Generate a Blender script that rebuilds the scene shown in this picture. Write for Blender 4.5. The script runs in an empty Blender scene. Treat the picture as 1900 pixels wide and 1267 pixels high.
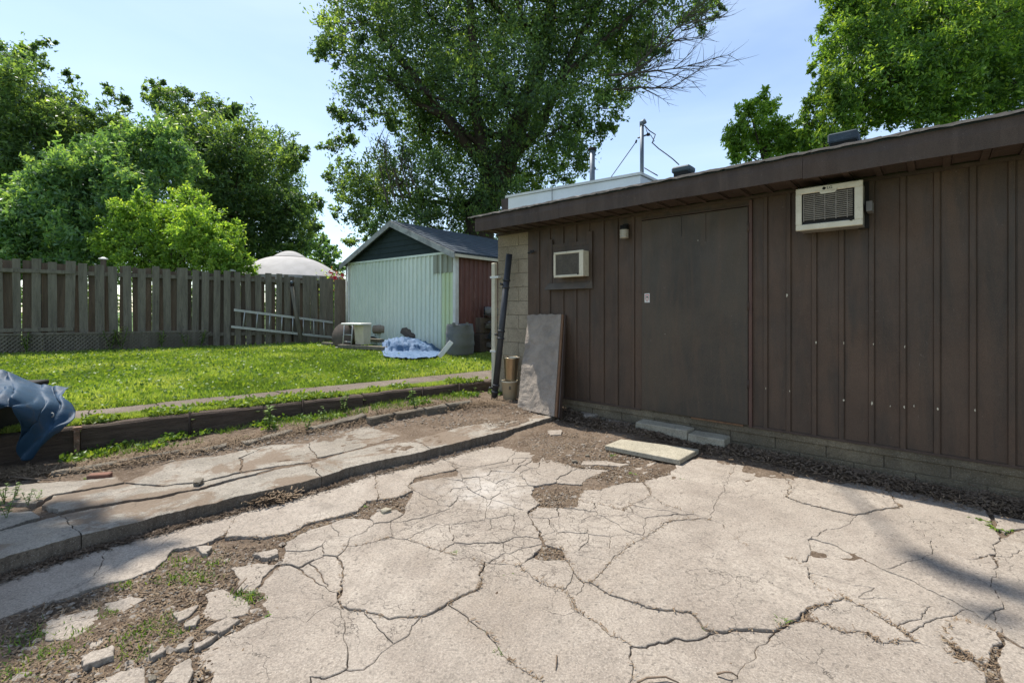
import bpy, bmesh, math, random
import numpy as np
from mathutils import Vector, Matrix, noise as mn

# ------------------------------------------------------------------ camera, world, sun
SC = bpy.context.scene
COL = SC.collection
R = random.Random(7)
RN = np.random.default_rng(7)
F = 870.0; CZ = 1.35; HY = 576.0
cam_d = bpy.data.cameras.new('camera'); cam = bpy.data.objects.new('camera', cam_d); COL.objects.link(cam)
cam.location = (0, 0, CZ); cam.rotation_euler = (math.radians(90), 0, 0)
cam_d.sensor_width = 36; cam_d.lens = 36 * F / 1900; cam_d.shift_y = -(633.5 - HY) / 1900
cam_d.clip_start = 0.05; cam_d.clip_end = 2000
SC.camera = cam
SUNV = Vector((-1.067, 1.043, 2.63)).normalized()
w = bpy.data.worlds.new('World'); SC.world = w; w.use_nodes = True
wn = w.node_tree.nodes; wl = w.node_tree.links
sky = wn.new('ShaderNodeTexSky'); sky.sky_type = 'NISHITA'; sky.sun_disc = False
sky.sun_elevation = math.asin(SUNV.z); sky.sun_rotation = math.atan2(SUNV.x, SUNV.y)
sky.air_density = 1.0; sky.dust_density = 0.4; sky.ozone_density = 1.0; sky.altitude = 100
bg = wn['Background']; bg.inputs[1].default_value = 0.145
wtc = wn.new('ShaderNodeTexCoord'); wmap = wn.new('ShaderNodeMapping'); wmap.inputs['Scale'].default_value = (1.2, 1.2, 4.5)
wno = wn.new('ShaderNodeTexNoise'); wno.inputs['Scale'].default_value = 1.3; wno.inputs['Detail'].default_value = 5; wno.inputs['Distortion'].default_value = .4
wrp = wn.new('ShaderNodeValToRGB'); wrp.color_ramp.elements[0].position = .30; wrp.color_ramp.elements[1].position = .78
wrp.color_ramp.elements[0].color = (.07, .07, .07, 1)
wrp.color_ramp.elements[1].color = (.42, .42, .42, 1)
wmx = wn.new('ShaderNodeMixRGB'); wmx.inputs[2].default_value = (5.0, 5.8, 6.8, 1)
wl.new(wtc.outputs['Generated'], wmap.inputs[0]); wl.new(wmap.outputs[0], wno.inputs[0]); wl.new(wno.outputs[0], wrp.inputs[0])
wl.new(wrp.outputs[0], wmx.inputs[0]); wl.new(sky.outputs[0], wmx.inputs[1]); wl.new(wmx.outputs[0], bg.inputs[0])
sl = bpy.data.lights.new('sun', 'SUN'); so = bpy.data.objects.new('sun', sl); COL.objects.link(so)
sl.energy = 4.9; sl.angle = math.radians(0.55); sl.color = (1, .955, .88)
so.rotation_euler = SUNV.to_track_quat('Z', 'Y').to_euler(); so.location = (-20, 20, 40)
SC.view_settings.view_transform = 'Standard'; SC.view_settings.look = 'None'
SC.view_settings.exposure = 0.60; SC.view_settings.gamma = 1; SC.view_settings.use_curve_mapping = False

# ------------------------------------------------------------------ geometry of the place
D1 = Vector((-.7427, .6696, 0)); NN = Vector((.6696, .7427, 0)); WO = Vector((2.286, 4.51, 0)); WN = 4.88
def G(px, py, z=0.0):
    Y = F * (CZ - z) / (py - HY); return Vector(((px - 950) / F * Y, Y, z))
def D(px, py, Y):
    return Vector(((px - 950) / F * Y, Y, CZ + (HY - py) / F * Y))
def S_at(px, n=WN):
    u = (px - 950) / F; Y = n / (NN.x * u + NN.y)
    return -(Vector((u * Y, Y, 0)) - WO).dot(D1)
def WL(s, n, z):
    return Vector((WO.x, WO.y, 0)) - D1 * s + NN * (n - WN) + Vector((0, 0, z))
def Zw(px, py, n=WN):
    u = (px - 950) / F; Y = n / (NN.x * u + NN.y); return CZ + (HY - py) / F * Y
GROT = math.atan2(-.6696, .7427)

# ------------------------------------------------------------------ helpers
class MB:
    def __init__(s): s.v = []; s.f = []; s.sm = []
    def add(s, vs, fs, smooth=False):
        o = len(s.v); s.v += [tuple(p) for p in vs]
        for f in fs: s.f.append(tuple(i + o for i in f)); s.sm.append(smooth)
        return s
    def box(s, a, b, M=None, bev=0.0):
        x0, y0, z0 = a; x1, y1, z1 = b
        if bev > 0:
            vs = []; 
            for (x, y, z, sx, sy, sz) in [(X, Y, Z, i, j, k) for (X, i) in ((x0, 1), (x1, -1)) for (Y, j) in ((y0, 1), (y1, -1)) for (Z, k) in ((z0, 1), (z1, -1))]:
                vs += [(x, y + sy * bev, z + sz * bev), (x + sx * bev, y, z + sz * bev), (x + sx * bev, y + sy * bev, z)]
            bm = bmesh.new()
            for p in vs: bm.verts.new(p)
            r = bmesh.ops.convex_hull(bm, input=bm.verts)
            bm.verts.index_update(); bm.verts.ensure_lookup_table()
            vv = [v.co.copy() for v in bm.verts]; ff = [[v.index for v in f.verts] for f in bm.faces]; bm.free()
            if M is not None: vv = [M @ p for p in vv]
            return s.add(vv, ff)
        vs = [Vector(p) for p in ((x0, y0, z0), (x1, y0, z0), (x1, y1, z0), (x0, y1, z0), (x0, y0, z1), (x1, y0, z1), (x1, y1, z1), (x0, y1, z1))]
        if M is not None: vs = [M @ p for p in vs]
        return s.add(vs, [(0, 3, 2, 1), (4, 5, 6, 7), (0, 1, 5, 4), (1, 2, 6, 5), (2, 3, 7, 6), (3, 0, 4, 7)])
    def hexa(s, vs):  # 8 corners, bottom four then top four
        return s.add(vs, [(0, 3, 2, 1), (4, 5, 6, 7), (0, 1, 5, 4), (1, 2, 6, 5), (2, 3, 7, 6), (3, 0, 4, 7)])
    def tube(s, pts, rad, seg=8, cap=True):
        pts = [Vector(p) for p in pts]; n = len(pts)
        if not hasattr(rad, '__len__'): rad = [rad] * n
        o = len(s.v); a = None
        for i, p in enumerate(pts):
            t = (pts[min(i + 1, n - 1)] - pts[max(i - 1, 0)]).normalized()
            if a is None: a = t.orthogonal().normalized()
            a = (a - t * a.dot(t)); a = a.normalized() if a.length > 1e-6 else t.orthogonal().normalized()
            b = t.cross(a)
            for k in range(seg):
                th = 2 * math.pi * k / seg; s.v.append(tuple(p + (a * math.cos(th) + b * math.sin(th)) * rad[i]))
        for i in range(n - 1):
            for k in range(seg):
                k2 = (k + 1) % seg
                s.f.append((o + i * seg + k, o + i * seg + k2, o + (i + 1) * seg + k2, o + (i + 1) * seg + k)); s.sm.append(True)
        if cap:
            s.f.append(tuple(o + k for k in range(seg))[::-1]); s.sm.append(False)
            s.f.append(tuple(o + (n - 1) * seg + k for k in range(seg))); s.sm.append(False)
        return s
    def lathe(s, prof, c=(0, 0, 0), seg=24, M=None):
        o = len(s.v)
        for r, z in prof:
            for k in range(seg):
                th = 2 * math.pi * k / seg; p = Vector((c[0] + r * math.cos(th), c[1] + r * math.sin(th), c[2] + z))
                s.v.append(tuple(M @ p if M is not None else p))
        for i in range(len(prof) - 1):
            for k in range(seg):
                k2 = (k + 1) % seg
                s.f.append((o + i * seg + k, o + i * seg + k2, o + (i + 1) * seg + k2, o + (i + 1) * seg + k)); s.sm.append(True)
        return s
    def prism(s, poly, z0, z1):   # poly list of (x,y)
        n = len(poly)
        return s.add([(x, y, z0) for x, y in poly] + [(x, y, z1) for x, y in poly],
                     [tuple(range(n))[::-1], tuple(range(n, 2 * n))] + [(i, (i + 1) % n, n + (i + 1) % n, n + i) for i in range(n)])
    def mesh(s, name):
        m = bpy.data.meshes.new(name); m.from_pydata(s.v, [], s.f); m.polygons.foreach_set('use_smooth', s.sm); m.update(); return m
    def build(s, name, mat, parent=None, loc=None, rot=None):
        return put(name, s.mesh(name), mat, parent, loc, rot)
def put(name, mesh, mat, parent=None, loc=None, rot=None, scale=None):
    if mat is not None and not mesh.materials: mesh.materials.append(mat)
    o = bpy.data.objects.new(name, mesh); COL.objects.link(o)
    if parent is not None: o.parent = parent
    if loc is not None: o.location = loc
    if rot is not None: o.rotation_euler = rot
    if scale is not None: o.scale = scale
    return o
def tag(o, label=None, cat=None, group=None, kind=None):
    if label: o['label'] = label
    if cat: o['category'] = cat
    if group: o['group'] = group
    if kind: o['kind'] = kind
    return o
def thing(name, label, cat, loc=(0, 0, 0), rz=0, group=None):
    o = bpy.data.objects.new(name, None); COL.objects.link(o); o.empty_display_size = .1
    o.location = loc; o.rotation_euler = (0, 0, rz); return tag(o, label, cat, group)
def mesh_np(name, V, Fc, smooth=False, attr=None):
    m = bpy.data.meshes.new(name); n, k = Fc.shape
    m.vertices.add(len(V)); m.vertices.foreach_set('co', np.ascontiguousarray(V, dtype=np.float32).ravel())
    m.loops.add(n * k); m.loops.foreach_set('vertex_index', Fc.astype(np.int32).ravel())
    m.polygons.add(n); m.polygons.foreach_set('loop_start', (np.arange(n) * k).astype(np.int32))
    try: m.polygons.foreach_set('loop_total', np.full(n, k, np.int32))
    except Exception: pass
    m.update(calc_edges=True)
    m.polygons.foreach_set('use_smooth', np.full(n, smooth))
    if attr is not None:
        a = m.attributes.new('tint', 'FLOAT', 'FACE'); a.data.foreach_set('value', attr.astype(np.float32))
    m.validate(); return m

# ------------------------------------------------------------------ materials
def M_(name):
    m = bpy.data.materials.new(name); m.use_nodes = True; nt = m.node_tree
    return m, nt, nt.nodes, nt.links, nt.nodes['Principled BSDF']
def noise_n(nt, scale, detail=4, rough=.6, vec=None, dist=0):
    n = nt.nodes.new('ShaderNodeTexNoise'); n.inputs['Scale'].default_value = scale; n.inputs['Detail'].default_value = detail
    n.inputs['Roughness'].default_value = rough; n.inputs['Distortion'].default_value = dist
    if vec is not None: nt.links.new(vec, n.inputs['Vector'])
    return n.outputs['Fac']
def ramp_n(nt, src, stops):
    r = nt.nodes.new('ShaderNodeValToRGB'); e = r.color_ramp.elements
    while len(e) < len(stops): e.new(.5)
    for i, (p, c) in enumerate(stops):
        e[i].position = p; e[i].color = (c if hasattr(c, '__len__') else (c, c, c)) + (1,) if hasattr(c, '__len__') else (c, c, c, 1)
    nt.links.new(src, r.inputs[0]); return r.outputs[0]
def mix_n(nt, fac, a, b, mode='MIX'):
    m = nt.nodes.new('ShaderNodeMixRGB'); m.blend_type = mode
    for i, x in ((0, fac), (1, a), (2, b)):
        if hasattr(x, 'is_linked') or isinstance(x, bpy.types.NodeSocket): nt.links.new(x, m.inputs[i])
        elif i == 0: m.inputs[0].default_value = x
        else: m.inputs[i].default_value = tuple(x) + (1,)
    return m.outputs[0]
def pos_n(nt, scale=(1, 1, 1), rz=0):
    g = nt.nodes.new('ShaderNodeNewGeometry'); mp = nt.nodes.new('ShaderNodeMapping'); mp.inputs['Scale'].default_value = scale
    # rotate first so that stretched grain follows the wall
    mr = nt.nodes.new('ShaderNodeMapping'); mr.inputs['Rotation'].default_value = (0, 0, rz)
    nt.links.new(g.outputs['Position'], mr.inputs[0]); nt.links.new(mr.outputs[0], mp.inputs[0]); return mp.outputs[0]
def bump_n(nt, h, strength, dist, prev=None):
    b = nt.nodes.new('ShaderNodeBump'); b.inputs['Strength'].default_value = strength; b.inputs['Distance'].default_value = dist
    nt.links.new(h, b.inputs['Height'])
    if prev is not None: nt.links.new(prev, b.inputs['Normal'])
    return b.outputs[0]
def simple(name, c1, c2=None, c3=None, scale=3, rough=.7, bump=.0, bscale=40, bdist=.01, stretch=(1, 1, 1), rz=0, spec=.3, metal=0, fine=.25, lo=.35, hi=.65):
    m, nt, n, l, p = M_(name); c2 = c2 or tuple(x * .7 for x in c1)
    v = pos_n(nt, stretch, rz)
    c = mix_n(nt, ramp_n(nt, noise_n(nt, scale, 6, .65, v, .3), [(lo, 0.), (hi, 1.)]), c1, c2)
    if c3: c = mix_n(nt, ramp_n(nt, noise_n(nt, scale * 2.7, 5, .7, v, .8), [(.55, 0.), (.75, 1.)]), c, c3)
    if fine: c = mix_n(nt, fine, c, ramp_n(nt, noise_n(nt, scale * 30, 3, .7, v), [(.3, .25), (.7, 1.)]), 'MULTIPLY')
    l.new(c, p.inputs['Base Color']); p.inputs['Roughness'].default_value = rough; p.inputs['Metallic'].default_value = metal
    p.inputs['Specular IOR Level'].default_value = spec
    if bump: l.new(bump_n(nt, noise_n(nt, bscale, 5, .7, v), bump, bdist), p.inputs['Normal'])
    return m

def mxs(nt, src, k):
    m = nt.nodes.new('ShaderNodeMath'); m.operation = 'MULTIPLY'; m.inputs[1].default_value = k; nt.links.new(src, m.inputs[0]); return m.outputs[0]
def concrete_mat(name, c1, c2, c3, white=False, hair=True):
    m, nt, n, l, p = M_(name); v = pos_n(nt)
    c = mix_n(nt, ramp_n(nt, noise_n(nt, 1.6, 7, .68, v, .6), [(.35, 0.), (.66, 1.)]), c1, c2)
    c = mix_n(nt, ramp_n(nt, noise_n(nt, .8, 6, .7, v, 1.2), [(.48, 0.), (.68, .75)]), c, c3)
    st = ramp_n(nt, noise_n(nt, 5.5, 8, .75, v, 1.5), [(.50, 0.), (.72, .6)])
    c = mix_n(nt, ramp_n(nt, noise_n(nt, .55, 5, .6, v, .8), [(.50, 0.), (.66, .6)]), c, (c1[0] * .62, c1[1] * .57, c1[2] * .52))
    c = mix_n(nt, ramp_n(nt, noise_n(nt, 2.3, 9, .78, v, .3), [(.50, 0.), (.60, .35), (.70, .55)]), c, (c1[0] * .60, c1[1] * .58, c1[2] * .58))
    c = mix_n(nt, st, c, tuple(x * .55 for x in c1))
    c = mix_n(nt, .5, c, ramp_n(nt, noise_n(nt, 95, 4, .8, v), [(.38, .28), (.60, 1.12)]), 'MULTIPLY')
    vo = n.new('ShaderNodeTexVoronoi'); vo.inputs['Scale'].default_value = 95; l.new(v, vo.inputs['Vector'])
    c = mix_n(nt, ramp_n(nt, vo.outputs['Distance'], [(.08, .5), (.22, 0.)]), c, (.6, .55, .48))
    c = mix_n(nt, ramp_n(nt, noise_n(nt, 42, 2, .5, v), [(.62, 0.), (.70, .75)]), c, tuple(x * .38 for x in c1))
    c = mix_n(nt, ramp_n(nt, noise_n(nt, 9, 7, .8, pos_n(nt, (1, .35, 1), .6), .6), [(.54, 0.), (.68, .45)]), c, tuple(x * .5 for x in c1))
    if name == 'raised_concrete':
        c = mix_n(nt, ramp_n(nt, noise_n(nt, 2.1, 8, .72, v, .4), [(.50, 0.), (.56, .85)]), c, mix_n(nt, noise_n(nt, 60, 3, .7, v), (.10, .07, .045), (.24, .18, .13)))
    if white:
        g = n.new('ShaderNodeNewGeometry'); ds = n.new('ShaderNodeVectorMath'); ds.operation = 'DISTANCE'
        q = G(905, 905); ds.inputs[1].default_value = q; 
        mp = n.new('ShaderNodeMapping'); l.new(g.outputs['Position'], ds.inputs[0])
        ad = n.new('ShaderNodeMath'); ad.operation = 'ADD'; l.new(ds.outputs['Value'], ad.inputs[0])
        ml = n.new('ShaderNodeMath'); ml.operation = 'MULTIPLY'; ml.inputs[1].default_value = 1.1; l.new(noise_n(nt, 6, 5, .7, v), ml.inputs[0]); l.new(ml.outputs[0], ad.inputs[1])
        c = mix_n(nt, ramp_n(nt, ad.outputs[0], [(.55, .6), (.95, 0.)]), c, (.50, .46, .41))
    h = noise_n(nt, 110, 5, .8, v); nb = bump_n(nt, h, .8, .006); nb = bump_n(nt, noise_n(nt, 12, 5, .6, v), .5, .012, nb)
    if hair:
        wv = n.new('ShaderNodeVectorMath'); wv.operation = 'ADD'; nz = n.new('ShaderNodeTexNoise'); nz.inputs['Scale'].default_value = 5; nz.inputs['Detail'].default_value = 5
        l.new(v, nz.inputs['Vector']); sc = n.new('ShaderNodeVectorMath'); sc.operation = 'SCALE'; sc.inputs['Scale'].default_value = .5
        l.new(nz.outputs['Color'], sc.inputs[0]); l.new(v, wv.inputs[0]); l.new(sc.outputs[0], wv.inputs[1])
        vc = n.new('ShaderNodeTexVoronoi'); vc.feature = 'DISTANCE_TO_EDGE'; vc.inputs['Scale'].default_value = 2.4; l.new(wv.outputs[0], vc.inputs['Vector'])
        line = ramp_n(nt, vc.outputs['Distance'], [(.001, 1.), (.0045, 0.)])
        msk = ramp_n(nt, noise_n(nt, 1.3, 3, .5, v), [(.5, 0.), (.56, .85)])
        hm = n.new('ShaderNodeMath'); hm.operation = 'MULTIPLY'; l.new(line, hm.inputs[0]); l.new(msk, hm.inputs[1])
        c = mix_n(nt, hm.outputs[0], c, (.06, .05, .04))
        if white:
            v2 = n.new('ShaderNodeTexVoronoi'); v2.feature = 'DISTANCE_TO_EDGE'; v2.inputs['Scale'].default_value = 7.5; l.new(wv.outputs[0], v2.inputs['Vector'])
            l2 = ramp_n(nt, v2.outputs['Distance'], [(.006, 1.), (.022, 0.)])
            g3 = n.new('ShaderNodeNewGeometry'); d3 = n.new('ShaderNodeVectorMath'); d3.operation = 'DISTANCE'; d3.inputs[1].default_value = G(960, 945); l.new(g3.outputs['Position'], d3.inputs[0])
            a3 = n.new('ShaderNodeMath'); a3.operation = 'ADD'; m3 = n.new('ShaderNodeMath'); m3.operation = 'MULTIPLY'; m3.inputs[1].default_value = 1.6; l.new(noise_n(nt, 2.2, 4, .6, v), m3.inputs[0]); l.new(m3.outputs[0], a3.inputs[0]); l.new(d3.outputs['Value'], a3.inputs[1])
            k3 = n.new('ShaderNodeMath'); k3.operation = 'MULTIPLY'; l.new(l2, k3.inputs[0]); l.new(ramp_n(nt, mxs(nt, a3.outputs[0], .4), [(.58, .6), (.74, 0.)]), k3.inputs[1])
            hx = n.new('ShaderNodeMath'); hx.operation = 'MAXIMUM'; l.new(hm.outputs[0], hx.inputs[0]); l.new(k3.outputs[0], hx.inputs[1]); c = mix_n(nt, k3.outputs[0], c, (.07, .055, .045)); hm = hx
        inv = n.new('ShaderNodeMath'); inv.operation = 'SUBTRACT'; inv.inputs[0].default_value = 1; l.new(hm.outputs[0], inv.inputs[1])
        nb = bump_n(nt, inv.outputs[0], .6, .01, nb)
    l.new(c, p.inputs['Base Color']); l.new(nb, p.inputs['Normal']); p.inputs['Roughness'].default_value = .92; p.inputs['Specular IOR Level'].default_value = .2
    return m

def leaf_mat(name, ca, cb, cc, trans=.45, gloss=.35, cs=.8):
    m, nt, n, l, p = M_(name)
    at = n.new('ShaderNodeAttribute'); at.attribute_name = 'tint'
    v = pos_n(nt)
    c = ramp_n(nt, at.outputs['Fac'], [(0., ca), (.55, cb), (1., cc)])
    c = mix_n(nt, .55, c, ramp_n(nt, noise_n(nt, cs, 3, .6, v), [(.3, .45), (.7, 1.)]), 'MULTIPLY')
    l.new(c, p.inputs['Base Color']); p.inputs['Roughness'].default_value = .45; p.inputs['Specular IOR Level'].default_value = gloss
    tr = n.new('ShaderNodeBsdfTranslucent'); tc = mix_n(nt, 1, c, (1.5, 1.45, .5), 'MULTIPLY'); l.new(tc, tr.inputs['Color'])
    mx = n.new('ShaderNodeMixShader'); mx.inputs[0].default_value = trans
    l.new(p.outputs[0], mx.inputs[1]); l.new(tr.outputs[0], mx.inputs[2]); l.new(mx.outputs[0], n['Material Output'].inputs['Surface'])
    return m

MT = {}
MT['conc'] = concrete_mat('weathered_concrete', (.385, .330, .270), (.295, .247, .200), (.45, .392, .325), white=True)
MT['conc2'] = concrete_mat('raised_concrete', (.34, .30, .245), (.24, .21, .168), (.40, .355, .295), hair=True)
MT['oldconc'] = concrete_mat('mossy_concrete', (.20, .17, .13), (.14, .12, .09), (.26, .22, .17), hair=False)
MT['kerbface'] = concrete_mat('shade_toned_kerb_face', (.19, .155, .12), (.13, .105, .08), (.24, .20, .155), hair=False)  # kerb sides darker than the tops: shade put into the concrete colour
MT['stepconc'] = concrete_mat('block_concrete', (.42, .375, .28), (.32, .29, .22), (.48, .43, .33), hair=False)
MT['block'] = concrete_mat('block_wall', (.40, .335, .24), (.34, .285, .20), (.44, .37, .27), hair=False)
MT['blockdark'] = concrete_mat('foundation_block', (.215, .175, .115), (.12, .10, .07), (.30, .245, .16), hair=False)
MT['mortar'] = simple('mortar', (.24, .205, .15), (.18, .155, .115), scale=20, rough=.95, bump=.4)
def soil_mat():
    m, nt, n, l, p = M_('soil'); v = pos_n(nt)
    c = mix_n(nt, ramp_n(nt, noise_n(nt, 2.5, 7, .7, v, .5), [(.35, 0.), (.65, 1.)]), (.115, .080, .054), (.20, .150, .108))
    c = mix_n(nt, ramp_n(nt, noise_n(nt, 38, 4, .7, v), [(.52, 0.), (.66, .8)]), c, (.27, .215, .165))
    c = mix_n(nt, ramp_n(nt, noise_n(nt, 75, 3, .7, v), [(.58, 0.), (.68, .9)]), c, (.045, .03, .02))
    c = mix_n(nt, ramp_n(nt, noise_n(nt, 110, 2, .6, v), [(.66, 0.), (.7, .8)]), c, (.42, .36, .28))
    l.new(c, p.inputs['Base Color']); p.inputs['Roughness'].default_value = .95; p.inputs['Specular IOR Level'].default_value = .1
    nb = bump_n(nt, noise_n(nt, 90, 6, .8, v), 1., .012); nb = bump_n(nt, noise_n(nt, 25, 5, .7, v), .8, .02, nb); l.new(nb, p.inputs['Normal']); return m
MT['soil'] = soil_mat()
MT['turf'] = simple('turf_soil', (.09, .13, .03), (.12, .17, .04), scale=6, rough=.95, bump=.5)
MT['neighbour'] = simple('neighbour_grass', (.10, .16, .04), (.07, .12, .03), scale=4, rough=.95, bump=.5)
MT['path'] = concrete_mat('path_stone', (.205, .165, .13), (.15, .12, .095), (.25, .205, .165), hair=False)
MT['timber'] = simple('old_timber', (.075, .052, .038), (.13, .095, .07), (.035, .025, .02), scale=3, rough=.9, bump=.9, bscale=9, bdist=.03, stretch=(1.2, 6, 9), rz=-.64)
MT['fence'] = simple('grey_fence_board', (.215, .19, .145), (.13, .115, .088), (.06, .052, .042), scale=2.2, rough=.9, bump=.7, bscale=12, bdist=.01, stretch=(6, 6, .6))
MT['fence2'] = simple('brown_fence_board', (.17, .13, .095), (.10, .078, .058), scale=2.2, rough=.9, bump=.6, bscale=12, bdist=.01, stretch=(6, 6, .6))
def siding_mat(name, ca, cb, cc, rough=.55):
    m, nt, n, l, p = M_(name); v = pos_n(nt); vs = pos_n(nt, (4, 4, .5))
    c = mix_n(nt, ramp_n(nt, noise_n(nt, 1.1, 5, .6, v, .4), [(.38, 0.), (.62, 1.)]), ca, cb)
    c = mix_n(nt, ramp_n(nt, noise_n(nt, 2.2, 6, .7, vs, .6), [(.45, 0.), (.72, .8)]), c, cc)
    c = mix_n(nt, .55, c, ramp_n(nt, noise_n(nt, 220, 2, .6, v), [(.35, .35), (.65, 1.1)]), 'MULTIPLY')
    c = mix_n(nt, ramp_n(nt, noise_n(nt, 16, 4, .8, v, 2), [(.665, 0.), (.70, .55)]), c, (.20, .16, .13))
    l.new(c, p.inputs['Base Color']); l.new(ramp_n(nt, noise_n(nt, 3, 5, .7, v), [(.3, rough - .1), (.7, rough + .2)]), p.inputs['Roughness'])
    p.inputs['Specular IOR Level'].default_value = .35
    nb = bump_n(nt, noise_n(nt, 180, 3, .6, v), .25, .003); nb = bump_n(nt, noise_n(nt, 3, 3, .5, vs), .35, .02, nb); l.new(nb, p.inputs['Normal']); return m
MT['siding'] = siding_mat('brown_siding', (.104, .064, .040), (.078, .051, .034), (.044, .035, .026))
MT['door'] = siding_mat('dark_door_paint', (.084, .064, .043), (.057, .046, .034), (.104, .068, .043), .5)
MT['fascia'] = siding_mat('brown_fascia', (.078, .050, .035), (.055, .037, .028), (.10, .068, .05), .6)
MT['shingle_l'] = simple('roof_shingle', (.34, .29, .25), (.22, .18, .15), scale=12, rough=.95, bump=.6, bscale=120, bdist=.005)
MT['shingle_d'] = simple('slate_grey_shingle', (.065, .085, .105), (.045, .058, .072), (.10, .12, .14), scale=4, rough=.85, bump=.5, bscale=120, bdist=.005)
MT['gable'] = simple('dark_green_shingle', (.022, .035, .036), (.03, .045, .045), scale=6, rough=.9, bump=.5, bscale=90, bdist=.005)
MT['mint'] = simple('mint_sheet_metal', (.72, .77, .66), (.60, .67, .57), (.76, .79, .66), scale=1.2, rough=.4, bump=.08, stretch=(1, 1, .4), spec=.5, fine=.12)
MT['yellowgreen'] = simple('faded_yellow_green_sheet', (.62, .70, .42), (.55, .63, .40), scale=1.5, rough=.45, spec=.5, fine=.12)
MT['tan'] = simple('tan_sheet', (.33, .34, .26), (.28, .29, .23), scale=3, rough=.6, fine=.15)
MT['redsheet'] = simple('rusty_red_sheet', (.20, .085, .065), (.14, .065, .052), (.27, .15, .12), scale=2, rough=.6, stretch=(2, 2, .5))
MT['white'] = simple('worn_white_paint', (.72, .71, .66), (.58, .57, .52), scale=5, rough=.6, fine=.15)
MT['cream'] = simple('cream_paint', (.62, .57, .43), (.52, .47, .35), scale=5, rough=.6, fine=.15)
MT['acwhite'] = simple('aged_ivory_plastic', (.66, .60, .46), (.56, .50, .37), (.40, .33, .22), scale=8, rough=.5, fine=.15)
MT['grille'] = simple('dusty_grille', (.27, .235, .185), (.19, .165, .13), scale=20, rough=.7)
MT['dark'] = simple('sooty_black', (.012, .011, .010), (.02, .018, .016), scale=10, rough=.8)
MT['blackpipe'] = simple('black_plastic_pipe', (.030, .031, .035), (.045, .045, .048), scale=6, rough=.5, spec=.4)
MT['greypipe'] = simple('galvanised_pipe', (.16, .19, .22), (.10, .12, .15), scale=8, rough=.5, metal=.3)
MT['steel'] = simple('brushed_steel', (.62, .52, .36), (.50, .40, .27), scale=5, rough=.28, metal=.85, stretch=(6, 6, 1), fine=.1)
MT['pail'] = simple('ivory_pail', (.66, .58, .42), (.56, .48, .34), scale=6, rough=.5, fine=.1)
MT['slab'] = simple('rough_stone_slab', (.36, .30, .24), (.25, .21, .17), scale=5, rough=.9, bump=1., bscale=14, bdist=.03)
MT['woodedge'] = simple('raw_wood_edge', (.22, .12, .06), (.13, .07, .04), scale=6, rough=.8, stretch=(8, 8, 1), bump=.4)
MT['tarp'] = simple('blue_tarpaulin', (.013, .042, .080), (.016, .052, .100), (.050, .054, .058), scale=4, rough=.6, bump=.25, bscale=18, bdist=.02, spec=.3, fine=.2)
MT['tarp2'] = simple('faded_blue_tarpaulin', (.06, .125, .23), (.09, .16, .27), (.18, .25, .33), scale=5, rough=.65, bump=.5, bscale=22, bdist=.03, spec=.3, fine=.1)
MT['barrel'] = simple('grey_barrel', (.16, .165, .16), (.13, .135, .13), scale=5, rough=.6)
MT['alum'] = simple('dull_aluminium', (.50, .50, .47), (.40, .40, .38), scale=9, rough=.45, metal=.5)
MT['bark'] = simple('bark', (.085, .06, .045), (.05, .037, .03), scale=6, rough=.95, bump=.9, bscale=14, bdist=.03, stretch=(3, 3, .7))
MT['log'] = simple('log_end', (.33, .27, .20), (.22, .17, .12), scale=8, rough=.9, bump=.5)
MT['canvas'] = simple('grey_canvas', (.44, .42, .41), (.36, .345, .335), scale=3, rough=.8, fine=.08)
MT['redpaint'] = simple('faded_red', (.45, .03, .03), (.30, .04, .03), scale=10, rough=.7)
MT['brick'] = simple('red_brick', (.24, .115, .075), (.17, .10, .075), scale=12, rough=.95, bump=.5)
MT['straw'] = simple('dry_litter', (.26, .19, .12), (.14, .09, .055), (.36, .29, .19), scale=30, rough=.95)
MT['pebble'] = simple('pebble', (.30, .26, .21), (.20, .165, .13), (.42, .37, .30), scale=14, rough=.95, bump=.4)
MT['glassjar'] = simple('ribbed_lamp_glass', (.42, .38, .30), (.34, .30, .24), scale=10, rough=.3, spec=.6)
MT['junk'] = simple('mixed_brown_junk', (.13, .10, .08), (.08, .065, .055), scale=6, rough=.8)
MT['greycloth'] = simple('grey_sacking', (.23, .22, .20), (.17, .16, .15), scale=6, rough=.85)
MT['flower'] = simple('red_petals', (.6, .02, .06), (.7, .06, .12), scale=10, rough=.6)
MT['inkred'] = simple('red_ink', (.50, .09, .07), scale=10, rough=.6, fine=0)
MT['ink'] = simple('black_ink', (.02, .02, .02), scale=10, rough=.6, fine=0)
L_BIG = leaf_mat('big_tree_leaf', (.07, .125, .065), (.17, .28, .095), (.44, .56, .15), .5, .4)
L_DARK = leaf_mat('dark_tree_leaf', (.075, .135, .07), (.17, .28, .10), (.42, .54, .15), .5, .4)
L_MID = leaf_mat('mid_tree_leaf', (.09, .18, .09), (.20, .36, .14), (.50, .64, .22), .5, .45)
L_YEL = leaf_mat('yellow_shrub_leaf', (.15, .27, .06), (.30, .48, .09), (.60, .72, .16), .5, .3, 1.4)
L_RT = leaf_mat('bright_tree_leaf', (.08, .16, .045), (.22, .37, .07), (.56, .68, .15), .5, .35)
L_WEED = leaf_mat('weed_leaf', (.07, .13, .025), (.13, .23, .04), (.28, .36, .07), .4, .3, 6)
L_GRASS = leaf_mat('grass_blade', (.12, .20, .04), (.24, .36, .07), (.52, .58, .20), .42, .3, 1.1)

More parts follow.
